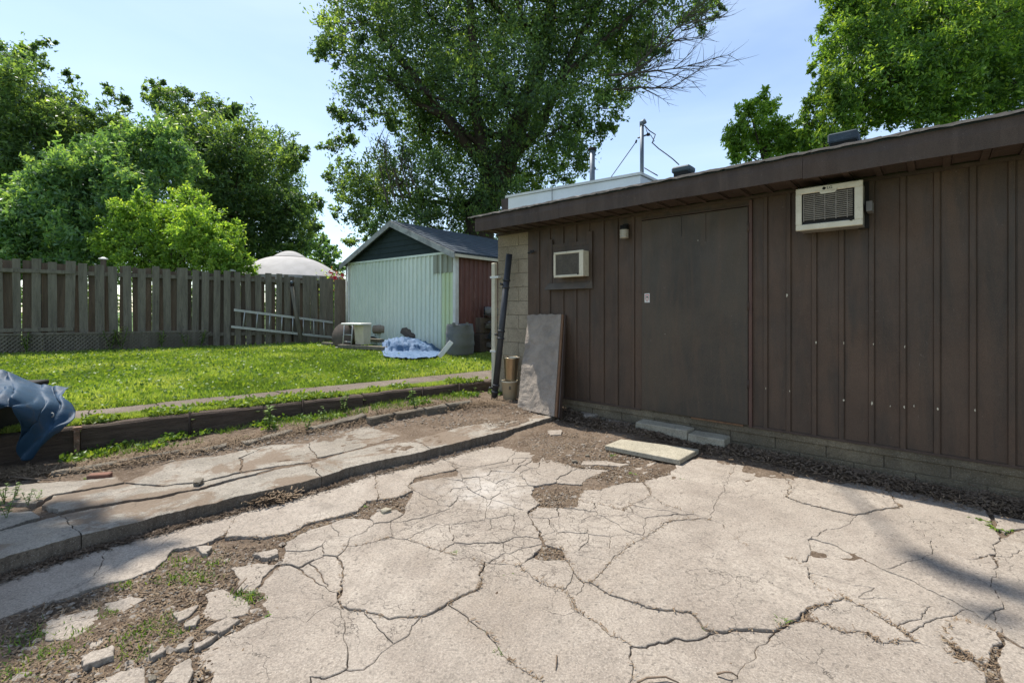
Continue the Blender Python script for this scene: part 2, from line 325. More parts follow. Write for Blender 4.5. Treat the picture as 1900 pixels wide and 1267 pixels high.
# ------------------------------------------------------------------ ground heights
def interp_line(pts, X):
    xs = [p[0] for p in pts]; ys = [p[1] for p in pts]; return np.interp(X, xs, ys)
KF = [G(-420, 1150, .09), G(-60, 1054, .09), G(150, 992, .09), G(295, 955, .09), G(397, 931, .09), G(513, 904, .09), G(600, 883, .09), G(673, 861, .09), G(799, 834, .09), G(950, 797, .09), G(1031, 771, .09)]
TL0 = Vector((-4.0, 4.33, 0)); TLD = Vector((3.684, 2.72, 0)).normalized(); TLN = Vector((-TLD.y, TLD.x, 0))
UPC = [(G(148, 848), .0), (G(0, 860), .0), (G(349, 810, .04), .04), (G(557, 778, .1), .10), (G(678, 754, .14), .14), (G(852, 735, .15), .15), (G(930, 745, .15), .15),
       (G(300, 900, .07), .065), (G(500, 850, .07), .07), (G(700, 800, .075), .075), (G(850, 785, .08), .078), (G(100, 930, .06), .055), (G(0, 960, .05), .05), (G(1030, 765, .1), .085)]
for _px, _z in ((175, .015), (230, .045), (300, .066), (400, .072), (480, .080), (557, .088), (620, .11), (678, .14), (760, .15), (820, .155)):
    _u = (_px - 950) / F; _t = (_u * TL0.y - TL0.x) / (TLD.x - _u * TLD.y); UPC.append((TL0 + TLD * _t, _z))
LOC = [(G(1391, 832, .03), .02), (G(1900, 915, .03), .02), (G(1040, 757, .1), .10), (G(940, 748, .13), .13), (G(1180, 800, .05), .05), (G(1000, 790, .06), .05), (G(1050, 800), .02),
       (G(1250, 850), -.008), (G(1100, 850), -.004), (G(900, 850), -.014), (G(600, 930), -.014), (G(300, 1000), -.014), (G(0, 1090), -.014), (G(300, 1150), -.004), (G(100, 1220), -.004), (G(1000, 1000), -.014),
       (G(1500, 960), -.014), (G(1700, 1000), -.014), (G(1300, 1200), -.014), (G(700, 1200), -.014), (G(1800, 930), -.012), (G(1000, 900), -.012), (Vector((4, 2, 0)), -.014), (Vector((0, 0, 0)), -.014), (Vector((-4, 1, 0)), -.012)]
def idw(C, X, Y):
    s = np.zeros_like(X); wsum = np.zeros_like(X)
    for p, z in C:
        w_ = 1 / ((X - p[0]) ** 2 + (Y - p[1]) ** 2 + .02) ** 1.6; s += w_ * z; wsum += w_
    return s / wsum
def vnoise(X, Y, sc, seed=0):
    x = X * sc + seed * 17.3; y = Y * sc + seed * 9.1; xi = np.floor(x).astype(np.int64); yi = np.floor(y).astype(np.int64); fx = x - xi; fy = y - yi
    fx = fx * fx * (3 - 2 * fx); fy = fy * fy * (3 - 2 * fy)
    def h(a, b):
        t = (a * 374761393 + b * 668265263 + seed * 982451653) & 0x7fffffff; t = ((t ^ (t >> 13)) * 1274126177) & 0x7fffffff
        return ((t ^ (t >> 16)) & 0xffff) / 65535.0 - .5
    return (h(xi, yi) * (1 - fx) + h(xi + 1, yi) * fx) * (1 - fy) + (h(xi, yi + 1) * (1 - fx) + h(xi + 1, yi + 1) * fx) * fy
def soil_z(X, Y):
    X = np.atleast_1d(np.asarray(X, float)); Y = np.atleast_1d(np.asarray(Y, float))
    yk = interp_line(KF, X); up = np.clip((Y - yk - .05) / .08, 0, 1) * np.clip((.55 - X) / .4, 0, 1)
    return idw(UPC, X, Y) * up + idw(LOC, X, Y) * (1 - up)
def sz(x, y): return float(soil_z(x, y)[0])
LE0 = Vector((-4.67, 5.05, 0)); LED = Vector((.775, .632, 0)); LEN = Vector((-.632, .775, 0))
def lawn_z(X, Y):
    d = (X - LE0.x) * LEN.x + (Y - LE0.y) * LEN.y
    return .275 + .20 * (1 - np.exp(-np.maximum(d, 0) / 2.0)) + np.minimum(d, 0) * .0
def lz(x, y): return float(lawn_z(np.array(x, float), np.array(y, float)))

def grid_mesh(name, x0, x1, y0, y1, step, zf, keep):
    xs = np.arange(x0, x1 + step, step); ys = np.arange(y0, y1 + step, step); X, Y = np.meshgrid(xs, ys); Z = zf(X.ravel(), Y.ravel())
    V = np.stack([X.ravel(), Y.ravel(), Z], 1); nx = len(xs); ny = len(ys)
    i = np.arange((nx - 1) * (ny - 1)); r = i // (nx - 1); c = i % (nx - 1); a = r * nx + c
    Fc = np.stack([a, a + 1, a + nx + 1, a + nx], 1); cx = X.ravel()[a] + step / 2; cy = Y.ravel()[a] + step / 2
    Fc = Fc[keep(cx, cy)]; used = np.unique(Fc); mp = -np.ones(len(V), int); mp[used] = np.arange(len(used))
    return mesh_np(name, V[used], mp[Fc], True)
def soil_h(X, Y):
    z = soil_z(X, Y)
    return z + vnoise(X, Y, 3, 1) * .012 + vnoise(X, Y, 11, 2) * .010 + vnoise(X, Y, 26, 3) * .009 + vnoise(X, Y, 45, 4) * .006
tdist = lambda X, Y: (X - TL0.x) * TLN.x + (Y - TL0.y) * TLN.y
o = put('soil', grid_mesh('soil', -8, 6.5, -1.5, 8.2, .026, soil_h, lambda x, y: tdist(x, y) < .06), MT['soil']); tag(o, kind='structure')
def lawn_h(X, Y): return lawn_z(X, Y) + vnoise(X, Y, 1.5, 5) * .03 - .02 - np.where((X - LE0.x) * LEN.x + (Y - LE0.y) * LEN.y < -.01, .03, 0)
o = put('lawn', grid_mesh('lawn', -16, 4.5, 0.5, 17, .12, lawn_h, lambda x, y: (tdist(x, y) > .05) & ((x < 0.3) | (y > 8.0))), MT['turf']); tag(o, kind='structure')
o = MB().add([(-400, -300, -.12), (400, -300, -.12), (400, 600, -.12), (-400, 600, -.12)], [(0, 1, 2, 3)]).build('ground', MT['neighbour']); tag(o, kind='structure')
# neighbouring garden beyond the fence
FA = Vector((-10.37, 9.5, 0)); FB = Vector((-4.84, 13.6, 0)); FD = (FB - FA).normalized(); FN = Vector((-FD.y, FD.x, 0))
a = FA - FD * 25 + FN * .25; b = FB + FD * 40 + FN * .25
o = MB().add([a + Vector((0, 0, .40)), b + Vector((0, 0, .38)), b + FN * 120 + Vector((0, 0, .4)), a + FN * 120 + Vector((0, 0, .4))], [(0, 1, 2, 3)]).build('neighbour_garden', MT['neighbour']); tag(o, kind='structure')

# ------------------------------------------------------------------ cracked patio
SL = {
 'A1a': [(-60, 1080), (106, 1031), (200, 1004), (173, 1068), (90, 1116), (0, 1148), (-60, 1168)],
 'A1b': [(200, 1004), (292, 978), (450, 940), (423, 986), (386, 1010), (316, 1023), (292, 1058), (200, 1085), (101, 1116), (90, 1116), (173, 1068)],
 'A2': [(450, 940), (579, 904), (693, 876), (700, 928), (678, 931), (659, 950), (616, 961), (571, 974), (528, 993), (482, 997), (423, 996), (423, 986)],
 'A3': [(693, 876), (738, 862), (804, 840), (839, 859), (850, 869), (820, 876), (772, 885), (755, 901), (761, 910), (732, 923), (700, 928)],
 'A4': [(804, 840), (950, 811), (966, 831), (941, 856), (906, 862), (870, 866), (839, 859)],
 'A5': [(850, 869), (839, 859), (870, 866), (906, 862), (941, 856), (966, 831), (1009, 840), (988, 850), (992, 860), (1037, 858), (1055, 868), (1130, 872), (1091, 886), (1075, 897), (1030, 893), (988, 901), (987, 916), (1000, 933), (975, 950), (940, 935), (905, 925), (870, 905)],
 'E1': [(755, 901), (772, 893), (850, 882), (850, 869), (870, 905), (905, 925), (900, 965), (830, 975), (727, 968), (750, 955), (750, 938), (761, 910)],
 'E2': [(727, 968), (830, 975), (900, 965), (905, 925), (940, 935), (978, 952), (983, 975), (1000, 993), (1008, 1009), (995, 1035), (970, 1048), (899, 1044), (836, 1023), (814, 1020), (780, 1007), (756, 1000), (721, 998), (708, 1003), (657, 1018), (641, 1018), (647, 1002), (684, 987), (697, 973)],
 'B': [(620, 1036), (641, 1018), (657, 1018), (708, 1003), (721, 998), (756, 1000), (780, 1007), (814, 1020), (836, 1023), (899, 1044), (889, 1060), (893, 1082), (875, 1095), (838, 1119), (785, 1140), (721, 1147), (679, 1136), (636, 1125), (633, 1111), (640, 1090), (637, 1058)],
 'C1': [(477, 1090), (474, 1111), (490, 1135), (495, 1141), (543, 1145), (564, 1153), (591, 1135), (620, 1121), (633, 1111), (625, 1097), (599, 1082), (575, 1071), (556, 1060), (540, 1046), (526, 1046)],
 'C2': [(540, 1046), (556, 1060), (575, 1071), (599, 1082), (625, 1097), (640, 1090), (637, 1058), (620, 1036), (595, 1035), (588, 1039), (556, 1040), (526, 1043), (526, 1046)],
 'C3': [(530, 1023), (570, 1022), (594, 1015), (595, 1035), (588, 1039), (556, 1040), (526, 1043)],
 'C4': [(595, 1007), (623, 1000), (647, 1002), (641, 1018), (620, 1036), (595, 1035), (594, 1015)],
 'C5': [(530, 1007), (548, 996), (556, 1003), (595, 1007), (594, 1015), (570, 1022), (530, 1023)],
 'C6': [(548, 994), (575, 984), (615, 974), (625, 986), (623, 1000), (595, 1007), (556, 1003), (548, 996)],
 'C7': [(620, 972), (636, 965), (663, 963), (695, 966), (697, 973), (684, 987), (647, 1002), (623, 1000), (625, 986), (615, 974)],
 'C9': [(693, 963), (705, 949), (737, 946), (750, 955), (727, 968), (697, 973), (695, 966)],
 'G1': [(1071, 929), (1080, 907), (1111, 907), (1153, 895), (1193, 894), (1202, 907), (1205, 918), (1169, 941), (1160, 947), (1126, 938)],
 'G2': [(1193, 894), (1242, 881), (1261, 858), (1294, 851), (1380, 855), (1421, 858), (1446, 872), (1454, 882), (1467, 901), (1454, 922), (1481, 933), (1517, 941), (1561, 951), (1589, 956), (1519, 990), (1507, 1002), (1504, 1017), (1492, 1045), (1449, 1033), (1401, 1023), (1367, 1005), (1343, 972), (1309, 960), (1257, 944), (1230, 935), (1205, 918), (1202, 907)],
 'H1': [(1446, 872), (1489, 882), (1599, 897), (1648, 905), (1659, 926), (1665, 941), (1640, 941), (1589, 956), (1561, 951), (1517, 941), (1481, 933), (1454, 922), (1467, 901), (1454, 882)],
 'H2': [(1648, 905), (1818, 918), (1829, 929), (1834, 959), (1845, 984), (1853, 994), (1842, 1016), (1842, 1027), (1793, 1037), (1736, 1019), (1722, 997), (1689, 959), (1665, 941), (1659, 926)],
 'I1': [(1589, 956), (1640, 941), (1665, 941), (1689, 959), (1722, 997), (1736, 1019), (1708, 1039), (1663, 1049), (1644, 1054), (1595, 1030), (1547, 1010), (1507, 1002), (1519, 990)],
 'J1': [(1251, 963), (1309, 960), (1343, 972), (1367, 1005), (1401, 1023), (1449, 1033), (1492, 1045), (1504, 1065), (1504, 1075), (1519, 1094), (1562, 1106), (1565, 1112), (1522, 1121), (1500, 1126), (1461, 1149), (1446, 1164), (1431, 1172), (1334, 1178), (1321, 1173), (1288, 1140), (1282, 1135), (1224, 1130), (1187, 1115), (1135, 1097), (1095, 1078), (1126, 1046), (1169, 1014), (1205, 993), (1236, 967)],
 'K': [(1071, 929), (1126, 938), (1160, 947), (1169, 941), (1205, 918), (1230, 935), (1257, 944), (1309, 960), (1251, 963), (1236, 967), (1205, 993), (1169, 1014), (1126, 1046), (1095, 1078), (1083, 1075), (1074, 1071), (1057, 1045), (1053, 1039), (1045, 1030), (1040, 1017), (1013, 1010), (1004, 993), (985, 975), (978, 958), (991, 941), (1022, 944), (1068, 941)],
 'L1': [(970, 1048), (995, 1037), (1053, 1039), (1057, 1045), (1074, 1071), (1083, 1075), (1080, 1091), (1071, 1100), (1047, 1091), (1022, 1085), (998, 1072), (979, 1057)],
 'L2': [(899, 1044), (970, 1048), (979, 1057), (998, 1072), (1022, 1085), (1047, 1091), (1065, 1110), (1074, 1128), (1087, 1139), (1121, 1155), (1141, 1175), (1175, 1197), (1180, 1300), (1030, 1300), (1001, 1259), (970, 1246), (949, 1231), (930, 1225), (918, 1210), (906, 1188), (897, 1169), (875, 1148), (838, 1119), (875, 1095), (893, 1082), (889, 1060)],
 'M1': [(785, 1140), (838, 1119), (875, 1148), (897, 1169), (906, 1188), (918, 1210), (930, 1225), (949, 1231), (970, 1246), (1001, 1259), (1030, 1300), (560, 1300), (564, 1262), (604, 1261), (644, 1238), (673, 1237), (689, 1225), (716, 1201), (753, 1180), (777, 1147)],
 'M2': [(633, 1111), (636, 1125), (679, 1136), (721, 1147), (785, 1140), (777, 1147), (753, 1180), (716, 1201), (689, 1225), (673, 1237), (644, 1238), (641, 1196), (636, 1164), (631, 1130), (620, 1121)],
 'M3': [(495, 1141), (543, 1145), (564, 1153), (591, 1135), (620, 1121), (631, 1130), (636, 1164), (641, 1196), (644, 1238), (604, 1261), (564, 1262), (560, 1300), (380, 1300), (395, 1245), (372, 1225), (385, 1200), (425, 1175), (450, 1163)],
 'O1': [(1083, 1075), (1095, 1078), (1135, 1097), (1187, 1115), (1224, 1130), (1282, 1135), (1288, 1140), (1321, 1173), (1334, 1178), (1309, 1183), (1288, 1188), (1221, 1190), (1205, 1202), (1175, 1197), (1141, 1175), (1121, 1155), (1087, 1139), (1074, 1128), (1065, 1110), (1047, 1091), (1071, 1100), (1080, 1091)],
 'O2': [(1175, 1197), (1205, 1202), (1221, 1190), (1288, 1188), (1309, 1183), (1334, 1178), (1431, 1172), (1428, 1190), (1404, 1207), (1404, 1222), (1370, 1253), (1358, 1265), (1350, 1300), (1180, 1300)],
 'O3': [(1431, 1172), (1446, 1164), (1461, 1151), (1502, 1149), (1562, 1167), (1608, 1170), (1611, 1176), (1629, 1187), (1684, 1184), (1736, 1204), (1766, 1219), (1794, 1230), (1821, 1250), (1840, 1300), (1350, 1300), (1358, 1265), (1370, 1253), (1404, 1222), (1404, 1207), (1428, 1190)],
 'O4': [(1502, 1149), (1498, 1130), (1522, 1121), (1565, 1112), (1577, 1115), (1620, 1139), (1662, 1158), (1667, 1168), (1684, 1184), (1629, 1187), (1611, 1176), (1608, 1170), (1562, 1167)],
 'O5': [(1565, 1112), (1562, 1106), (1519, 1094), (1504, 1075), (1504, 1065), (1546, 1072), (1583, 1084), (1620, 1088), (1595, 1106), (1635, 1109), (1660, 1109), (1720, 1121), (1711, 1149), (1665, 1153), (1662, 1158), (1620, 1139), (1577, 1115)],
 'I2': [(1492, 1045), (1504, 1017), (1507, 1002), (1547, 1010), (1595, 1030), (1644, 1054), (1681, 1069), (1733, 1097), (1791, 1130), (1769, 1133), (1720, 1121), (1660, 1109), (1635, 1109), (1595, 1106), (1620, 1088), (1583, 1084), (1546, 1072), (1504, 1065)],
 'I3': [(1644, 1054), (1663, 1049), (1708, 1039), (1736, 1019), (1757, 1042), (1766, 1049), (1818, 1072), (1846, 1094), (1870, 1130), (1858, 1140), (1824, 1150), (1791, 1130), (1733, 1097), (1681, 1069)],
 'I4': [(1736, 1019), (1793, 1037), (1838, 1031), (1843, 1054), (1847, 1063), (1846, 1094), (1818, 1072), (1766, 1049), (1757, 1042)],
 'Q0': [(1842, 956), (1900, 967), (1990, 985), (1900, 980), (1859, 989), (1850, 980)],
 'Q1': [(1853, 994), (1900, 982), (1990, 988), (1990, 1020), (1900, 1021), (1876, 1027), (1849, 1032), (1842, 1027), (1842, 1016)],
 'Q2': [(1849, 1032), (1876, 1027), (1900, 1021), (1990, 1022), (1990, 1230), (1900, 1200), (1863, 1175), (1858, 1140), (1870, 1130), (1846, 1094), (1847, 1063), (1843, 1054)],
 'R1': [(1736, 1176), (1766, 1152), (1779, 1149), (1821, 1164), (1852, 1179), (1844, 1201), (1830, 1219), (1821, 1234), (1797, 1224), (1769, 1204), (1751, 1191)],
 'R0': [(1720, 1121), (1769, 1133), (1791, 1130), (1824, 1150), (1858, 1140), (1863, 1175), (1852, 1179), (1821, 1164), (1779, 1149), (1766, 1152), (1736, 1176), (1751, 1191), (1766, 1219), (1736, 1204), (1684, 1184), (1667, 1168), (1662, 1158), (1665, 1153), (1711, 1149)],
 'R2': [(1863, 1187), (1900, 1207), (1990, 1240), (1990, 1320), (1860, 1300), (1856, 1262), (1848, 1230), (1852, 1205)],
 'n1': [(378, 1100), (415, 1092), (441, 1100), (465, 1127), (457, 1143), (423, 1148), (404, 1153), (380, 1140)],
 'n2': [(425, 1058), (479, 1046), (520, 1047), (495, 1070), (468, 1095), (439, 1095), (439, 1076)],
 'n3': [(386, 1172), (410, 1159), (425, 1151), (444, 1156), (412, 1180)],
 'n4': [(322, 1143), (364, 1128), (356, 1145), (332, 1156)],
 'n5': [(348, 1159), (372, 1147), (372, 1164), (351, 1168)],
 'n6': [(72, 1164), (112, 1145), (184, 1129), (191, 1159), (138, 1188), (80, 1193)],
 'n7': [(186, 1140), (197, 1119), (247, 1105), (271, 1113), (229, 1137)],
 'n8': [(160, 1196), (199, 1185), (186, 1201), (173, 1212)],
 'n9': [(154, 1238), (173, 1222), (215, 1208), (218, 1225), (165, 1249)],
 'n10': [(363, 1020), (394, 1019), (386, 1034)],
 'n11': [(466, 1034), (514, 1023), (514, 1031), (498, 1038)],
 'n12': [(180, 1270), (226, 1246), (271, 1236), (277, 1280), (250, 1300), (170, 1300)],
 'n13': [(306, 1268), (332, 1236), (364, 1222), (364, 1244), (343, 1275)],
 'n14': [(277, 1225), (308, 1204), (314, 1212), (282, 1231)],
 'n15': [(367, 1199), (410, 1182), (399, 1193), (372, 1206)],
 'n16': [(1080, 856), (1168, 861), (1150, 866), (1075, 863)],
 'n17': [(1175, 870), (1190, 865), (1206, 874), (1198, 881), (1180, 876)],
 'n18': [(1195, 862), (1222, 857), (1212, 867)],
 'n19': [(1012, 799), (1040, 797), (1042, 807), (1020, 808)],
 'n20': [(1112, 783), (1135, 782), (1137, 789), (1118, 791)],
 'n21': [(1075, 762), (1100, 758), (1112, 768), (1085, 772)],
 'n22': [(1120, 775), (1150, 773), (1178, 783), (1160, 792), (1132, 786)],
}
SHAT = {'A5': 26, 'E1': 9, 'E2': 15, 'K': 17, 'R0': 3, 'A4': 3, 'A1b': 2, 'M2': 2, 'O5': 2, 'G2': 2, 'C2': 3, 'n6': 2, 'L1': 2, 'Q2': 3}
THK = {'B': (0, -.011, .004), 'H1': (0, -.012, .005), 'J1': (.002, -.006, .004), 'n9': (.02, -.02, .024), 'n4': (0, 0, .012), 'n5': (0, 0, .015), 'n3': (0, -.01, .012), 'n14': (0, 0, .02), 'n15': (0, 0, .016), 'n13': (0, 0, .014), 'A2': (0, 0, .006), 'C9': (0, -.008, .006), 'R1': (.008, .008, .007), 'n10': (0, 0, .012), 'n11': (0, 0, .01)}
def warp(p):
    q = Vector((p[0], p[1], 0)); d = Vector((0, 0, 0))
    for f, a_ in ((2.6, .030), (8, .018), (19, .013), (45, .008), (95, .004)):
        nv = mn.noise_vector(q * f + Vector((3.1 * f, 7.7, .5))); d += Vector((nv.x, nv.y, 0)) * a_
    return q + d
def clip(poly, a, n):     # keep side where (p-a).n <= 0
    out = []; m = len(poly)
    for i in range(m):
        p, q = poly[i], poly[(i + 1) % m]; dp = (p - a).dot(n); dq = (q - a).dot(n)
        if dp <= 0: out.append(p)
        if (dp < 0 < dq) or (dq < 0 < dp): out.append(p + (q - p) * (dp / (dp - dq)))
    return out
def inside(poly, p):
    c = False; n = len(poly)
    for i in range(n):
        a, b = poly[i], poly[(i + 1) % n]
        if (a.y > p.y) != (b.y > p.y) and p.x < (b.x - a.x) * (p.y - a.y) / (b.y - a.y) + a.x: c = not c
    return c
def shatter(poly, n, rnd):
    x0 = min(p.x for p in poly); x1 = max(p.x for p in poly); y0 = min(p.y for p in poly); y1 = max(p.y for p in poly); S = []; k = 0
    while len(S) < n and k < 4000:
        k += 1; p = Vector((rnd.uniform(x0, x1), rnd.uniform(y0, y1), 0))
        if inside(poly, p): S.append(p)
    out = []
    for i, s_ in enumerate(S):
        c = poly
        for j, t in enumerate(S):
            if i != j and len(c) > 2:
                d = t - s_; c = clip(c, s_ + d * .5, d)
        if len(c) > 2: out.append(c)
    return out
def area(poly): return sum(poly[i].x * poly[(i + 1) % len(poly)].y - poly[(i + 1) % len(poly)].x * poly[i].y for i in range(len(poly))) / 2
def slab_piece(poly, z, tilt, thick, mat, parent, name='concrete_slab', gap=.0009, gvar=.006, step=.017, label=None, side=None):
    poly = [Vector((p.x, p.y, 0)) for p in poly]
    if area(poly) < 0: poly.reverse()
    if area(poly) < .0006: return
    pts = []
    for i, p in enumerate(poly):
        q = poly[(i + 1) % len(poly)]; L = (q - p).length; k = max(1, int(L / step))
        for j in range(k): pts.append(p + (q - p) * (j / k))
    wp = [warp(p) for p in pts]; n = len(wp)
    if n < 3: return
    def inset(P, amt):
        out = []
        for i in range(n):
            t = P[(i + 1) % n] - P[i - 1]
            if t.length < 1e-6: out.append(P[i]); continue
            t.normalize(); out.append(P[i] + Vector((-t.y, t.x, 0)) * amt(P[i]))
        return out
    w1 = inset(wp, lambda p: gap + gvar * max(0, mn.noise(p * 2.3 + Vector((9, 2, 4))) + .02) ** 1.5 * 2.2 + .0012 * max(0, mn.noise(p * 50)))
    w2 = inset(w1, lambda p: .003); w0 = inset(w1, lambda p: .012 * mn.noise(p * 14)) if side is not None else w1
    c = sum(wp, Vector()) / n
    zt = lambda p: z + tilt[2] + (p.x - c.x) * tilt[0] + (p.y - c.y) * tilt[1] + mn.noise(p * 1.7) * .003
    mb = MB(); vs = [(p.x, p.y, zt(p) - thick) for p in w0] + [(p.x, p.y, zt(p) - .0025) for p in w1] + [(p.x, p.y, zt(p)) for p in w2]
    fs = [(i, (i + 1) % n, n + (i + 1) % n, n + i) for i in range(n)] + [(n + i, n + (i + 1) % n, 2 * n + (i + 1) % n, 2 * n + i) for i in range(n)] + [tuple(range(2 * n, 3 * n))]
    mb.add(vs, fs); o = mb.build(name, mat, parent)
    if side is not None:
        o.data.materials.append(side); o.data.polygons.foreach_set('material_index', [1] * n + [0] * (n + 1))
    if label: o['label'] = label
    return o
patio = bpy.data.objects.new('patio', None); COL.objects.link(patio); tag(patio, kind='structure')
rr = random.Random(3)
for key, pl in SL.items():
    poly = [G(x, y) for x, y in pl]
    up = key in ('n19', 'n20', 'n21', 'n22'); base = 0.0
    if up: cx = sum((p for p in poly), Vector()) / len(poly); base = sz(cx.x, cx.y) + .012; poly = [G(x, y, base) for x, y in pl]
    if key[0] == 'n' and not up: base = .003
    parts_ = shatter(poly, SHAT[key], rr) if key in SHAT else [poly]
    for q in parts_:
        if key in THK: t = THK[key]
        else: t = (rr.uniform(-.004, .004), rr.uniform(-.006, .003), rr.uniform(-.003, .0045))
        slab_piece(q, base, t, .05, MT['conc'], patio, gvar={'B': .008, 'H1': .008, 'A3': .006, 'A2': .005, 'Q2': .006, 'I4': .006}.get(key, .0032))
near = [Vector(p) for p in ((-3.6, -1.2, 0), (5.5, -1.2, 0), (5.2, 1.2, 0), (3.4, 1.55, 0), (1.9, 1.60, 0), (-1.0, 1.60, 0), (-2.2, .9, 0))]
for q in shatter(near, 26, rr): slab_piece(q, 0, (0, 0, rr.uniform(-.003, .003)), .05, MT['conc'], patio)
rightfill = [Vector(p) for p in ((3.05, 2.55, 0), (3.9, 2.1, 0), (5.4, 1.3, 0), (3.6, 1.6, 0), (2.35, 1.70, 0), (2.5, 2.0, 0))]
for q in shatter(rightfill, 6, rr): slab_piece(q, 0, (0, 0, 0), .05, MT['conc'], patio)
# raised strip with its kerb edge
RS = [
 [(-420, 1150), (-60, 1054), (150, 992), (107, 957), (0, 986), (-60, 1003), (-300, 1065)],
 [(150, 992), (295, 955), (397, 931), (513, 904), (600, 883), (579, 859), (509, 873), (295, 925), (215, 936), (107, 957)],
 [(600, 883), (673, 861), (799, 834), (769, 816), (707, 822), (638, 841), (579, 859)],
 [(799, 834), (950, 797), (1031, 771), (968, 768), (950, 777), (852, 792), (769, 816)]]
raised = bpy.data.objects.new('raised_pavement', None); COL.objects.link(raised); tag(raised, kind='structure')
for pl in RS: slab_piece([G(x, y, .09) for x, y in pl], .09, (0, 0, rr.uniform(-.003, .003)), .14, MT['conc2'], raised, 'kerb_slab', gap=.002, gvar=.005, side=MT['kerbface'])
US = [
 [(835, 772), (858, 759), (905, 755), (952, 765), (950, 775), (880, 783)],
 [(571, 821), (622, 800), (678, 791), (718, 800), (745, 810), (707, 820), (638, 839), (590, 850)],
 [(450, 848), (500, 825), (571, 821), (590, 850), (579, 857), (522, 864), (450, 876)],
 [(314, 857), (403, 845), (500, 825), (450, 848), (450, 876), (376, 893), (303, 901), (233, 896)],
 [(0, 905), (67, 897), (209, 886), (233, 896), (145, 912), (102, 918), (72, 934), (0, 930), (-90, 940), (-90, 915)],
 [(102, 920), (145, 914), (233, 898), (303, 903), (376, 895), (450, 878), (509, 871), (295, 922), (215, 933), (110, 952), (80, 938)],
 [(-300, 1060), (-60, 1000), (0, 983), (72, 960), (60, 945), (-90, 950), (-250, 1000)],
 [(-90, 915), (-90, 940), (-250, 985), (-330, 960)]]
for i, pl in enumerate(US): slab_piece([G(x, y, .08) for x, y in pl], .082, (rr.uniform(-.005, .005), rr.uniform(-.008, .004), rr.uniform(-.003, .003)), .06, MT['conc2'], raised, 'concrete_slab', gap=.003, gvar=.012)

# broken garden kerb under the timbers
kerb = thing('garden_kerb', 'broken low concrete garden edging half buried in soil below the timber wall', 'kerb')
KB = [((94, 878), (215, 858)), ((218, 857), (335, 836)), ((338, 838), (420, 826)), ((455, 822), (545, 798)), ((580, 795), (680, 769)), ((686, 776), (730, 768)), ((735, 767), (787, 758)), ((791, 758), (830, 752)), ((834, 751), (878, 744))]
for (a, b) in KB:
    za = sz(*G(a[0], a[1], .07).xy) + .035; zb = sz(*G(b[0], b[1], .1).xy) + .035; A = G(a[0], a[1], za); B_ = G(b[0], b[1], zb); d = (B_ - A).normalized(); nrm = Vector((-d.y, d.x, 0)); wd = .085
    mb = MB(); k = 8; rows = []
    for i in range(k + 1):
        c = A + (B_ - A) * (i / k); j = lambda s_: Vector((mn.noise(c * 9 + Vector((s_, 0, 0))), mn.noise(c * 9 + Vector((0, s_, 3))), mn.noise(c * 7 + Vector((s_, 5, 3))))) * .014
        rows.append([c + j(1) - Vector((0, 0, .09)), c + j(2) - Vector((0, 0, .012)), c + nrm * .014 + j(3), c + nrm * wd + j(4), c + nrm * (wd + .01) + j(5) - Vector((0, 0, .08))])
    vs = [p for r_ in rows for p in r_]; fs = [(i * 5 + t, (i + 1) * 5 + t, (i + 1) * 5 + t + 1, i * 5 + t + 1) for i in range(k) for t in range(4)]
    fs += [(0, 1, 2, 3, 4), tuple(k * 5 + t for t in (4, 3, 2, 1, 0))]
    mb.add(vs, fs).build('kerb_stone', MT['oldconc'], kerb)

# ------------------------------------------------------------------ timber wall, path
tw = thing('timber_retaining_wall', 'low retaining wall of old dark railway timbers between patio and path', 'retaining wall', (TL0.x, TL0.y, 0), math.atan2(TLD.y, TLD.x))
def t_of(px):  # distance along timber top front edge for an image column
    u = (px - 950) / F; t = (u * TL0.y - TL0.x) / (TLD.x - u * TLD.y); return t
def timber(t0, t1, ztop, dz, dy, seed):
    mb = MB(); k = max(6, int((t1 - t0) / .09)); W_ = .16; H_ = .34; rnd = random.Random(seed); prof = [(0, -H_), (0, -.02), (.018, 0), (W_ - .02, 0), (W_, -.02), (W_, -H_)]
    rows = []
    for i in range(k + 1):
        t = t0 + (t1 - t0) * i / k
        rows.append([(t, dy + y + mn.noise(Vector((t * 4, y * 8 + seed, z_ * 9))) * .016, ztop + dz * i / k + z_ + mn.noise(Vector((t * 3.5, y * 5, seed + z_))) * .014 - (.008 if z_ < -.1 else 0)) for (y, z_) in prof])
    n = len(prof); vs = [p for r_ in rows for p in r_]
    fs = [(i * n + j, i * n + j + 1, (i + 1) * n + j + 1, (i + 1) * n + j) for i in range(k) for j in range(n - 1)] + [tuple(range(n))[::-1], tuple(k * n + j for j in range(n))]
    mb.add(vs, [tuple(reversed(f)) for f in fs]); return mb
cuts = [(-5.2, t_of(-60), .27, 0, .01), (t_of(-60) + .012, t_of(136), .262, .01, 0), (t_of(150), t_of(350), .278, 0, .0), (t_of(353), t_of(560), .282, -.002, .005), (t_of(563), t_of(673), .284, 0, -.012), (t_of(676), t_of(783), .288, 0, .02), (t_of(785), t_of(918), .284, 0, .025)]
for i, (a_, b_, zt_, dz_, dy_) in enumerate(cuts): timber(a_, b_, zt_, dz_, dy_, i * 3.7 + 1).build('timber', MT['timber'], tw)
for px in (352, 562, 784, 852): MB().tube([(t_of(px), -.014, .0), (t_of(px), -.012, .31)], .011, 6).build('iron_stake', MT['bark'], tw)
mb = MB(); tt = t_of(143)
mb.box((tt - .02, -.03, -.05), (tt + .02, .03, .25)); mb.box((tt - .03, -.02, .25), (tt + .035, .05, .275)); mb.build('metal_bracket', simple('rusty_bracket', (.30, .16, .10), (.10, .07, .05), (.5, .45, .38), scale=14, rough=.8), tw)
path = bpy.data.objects.new('path', None); COL.objects.link(path); tag(path, kind='structure')
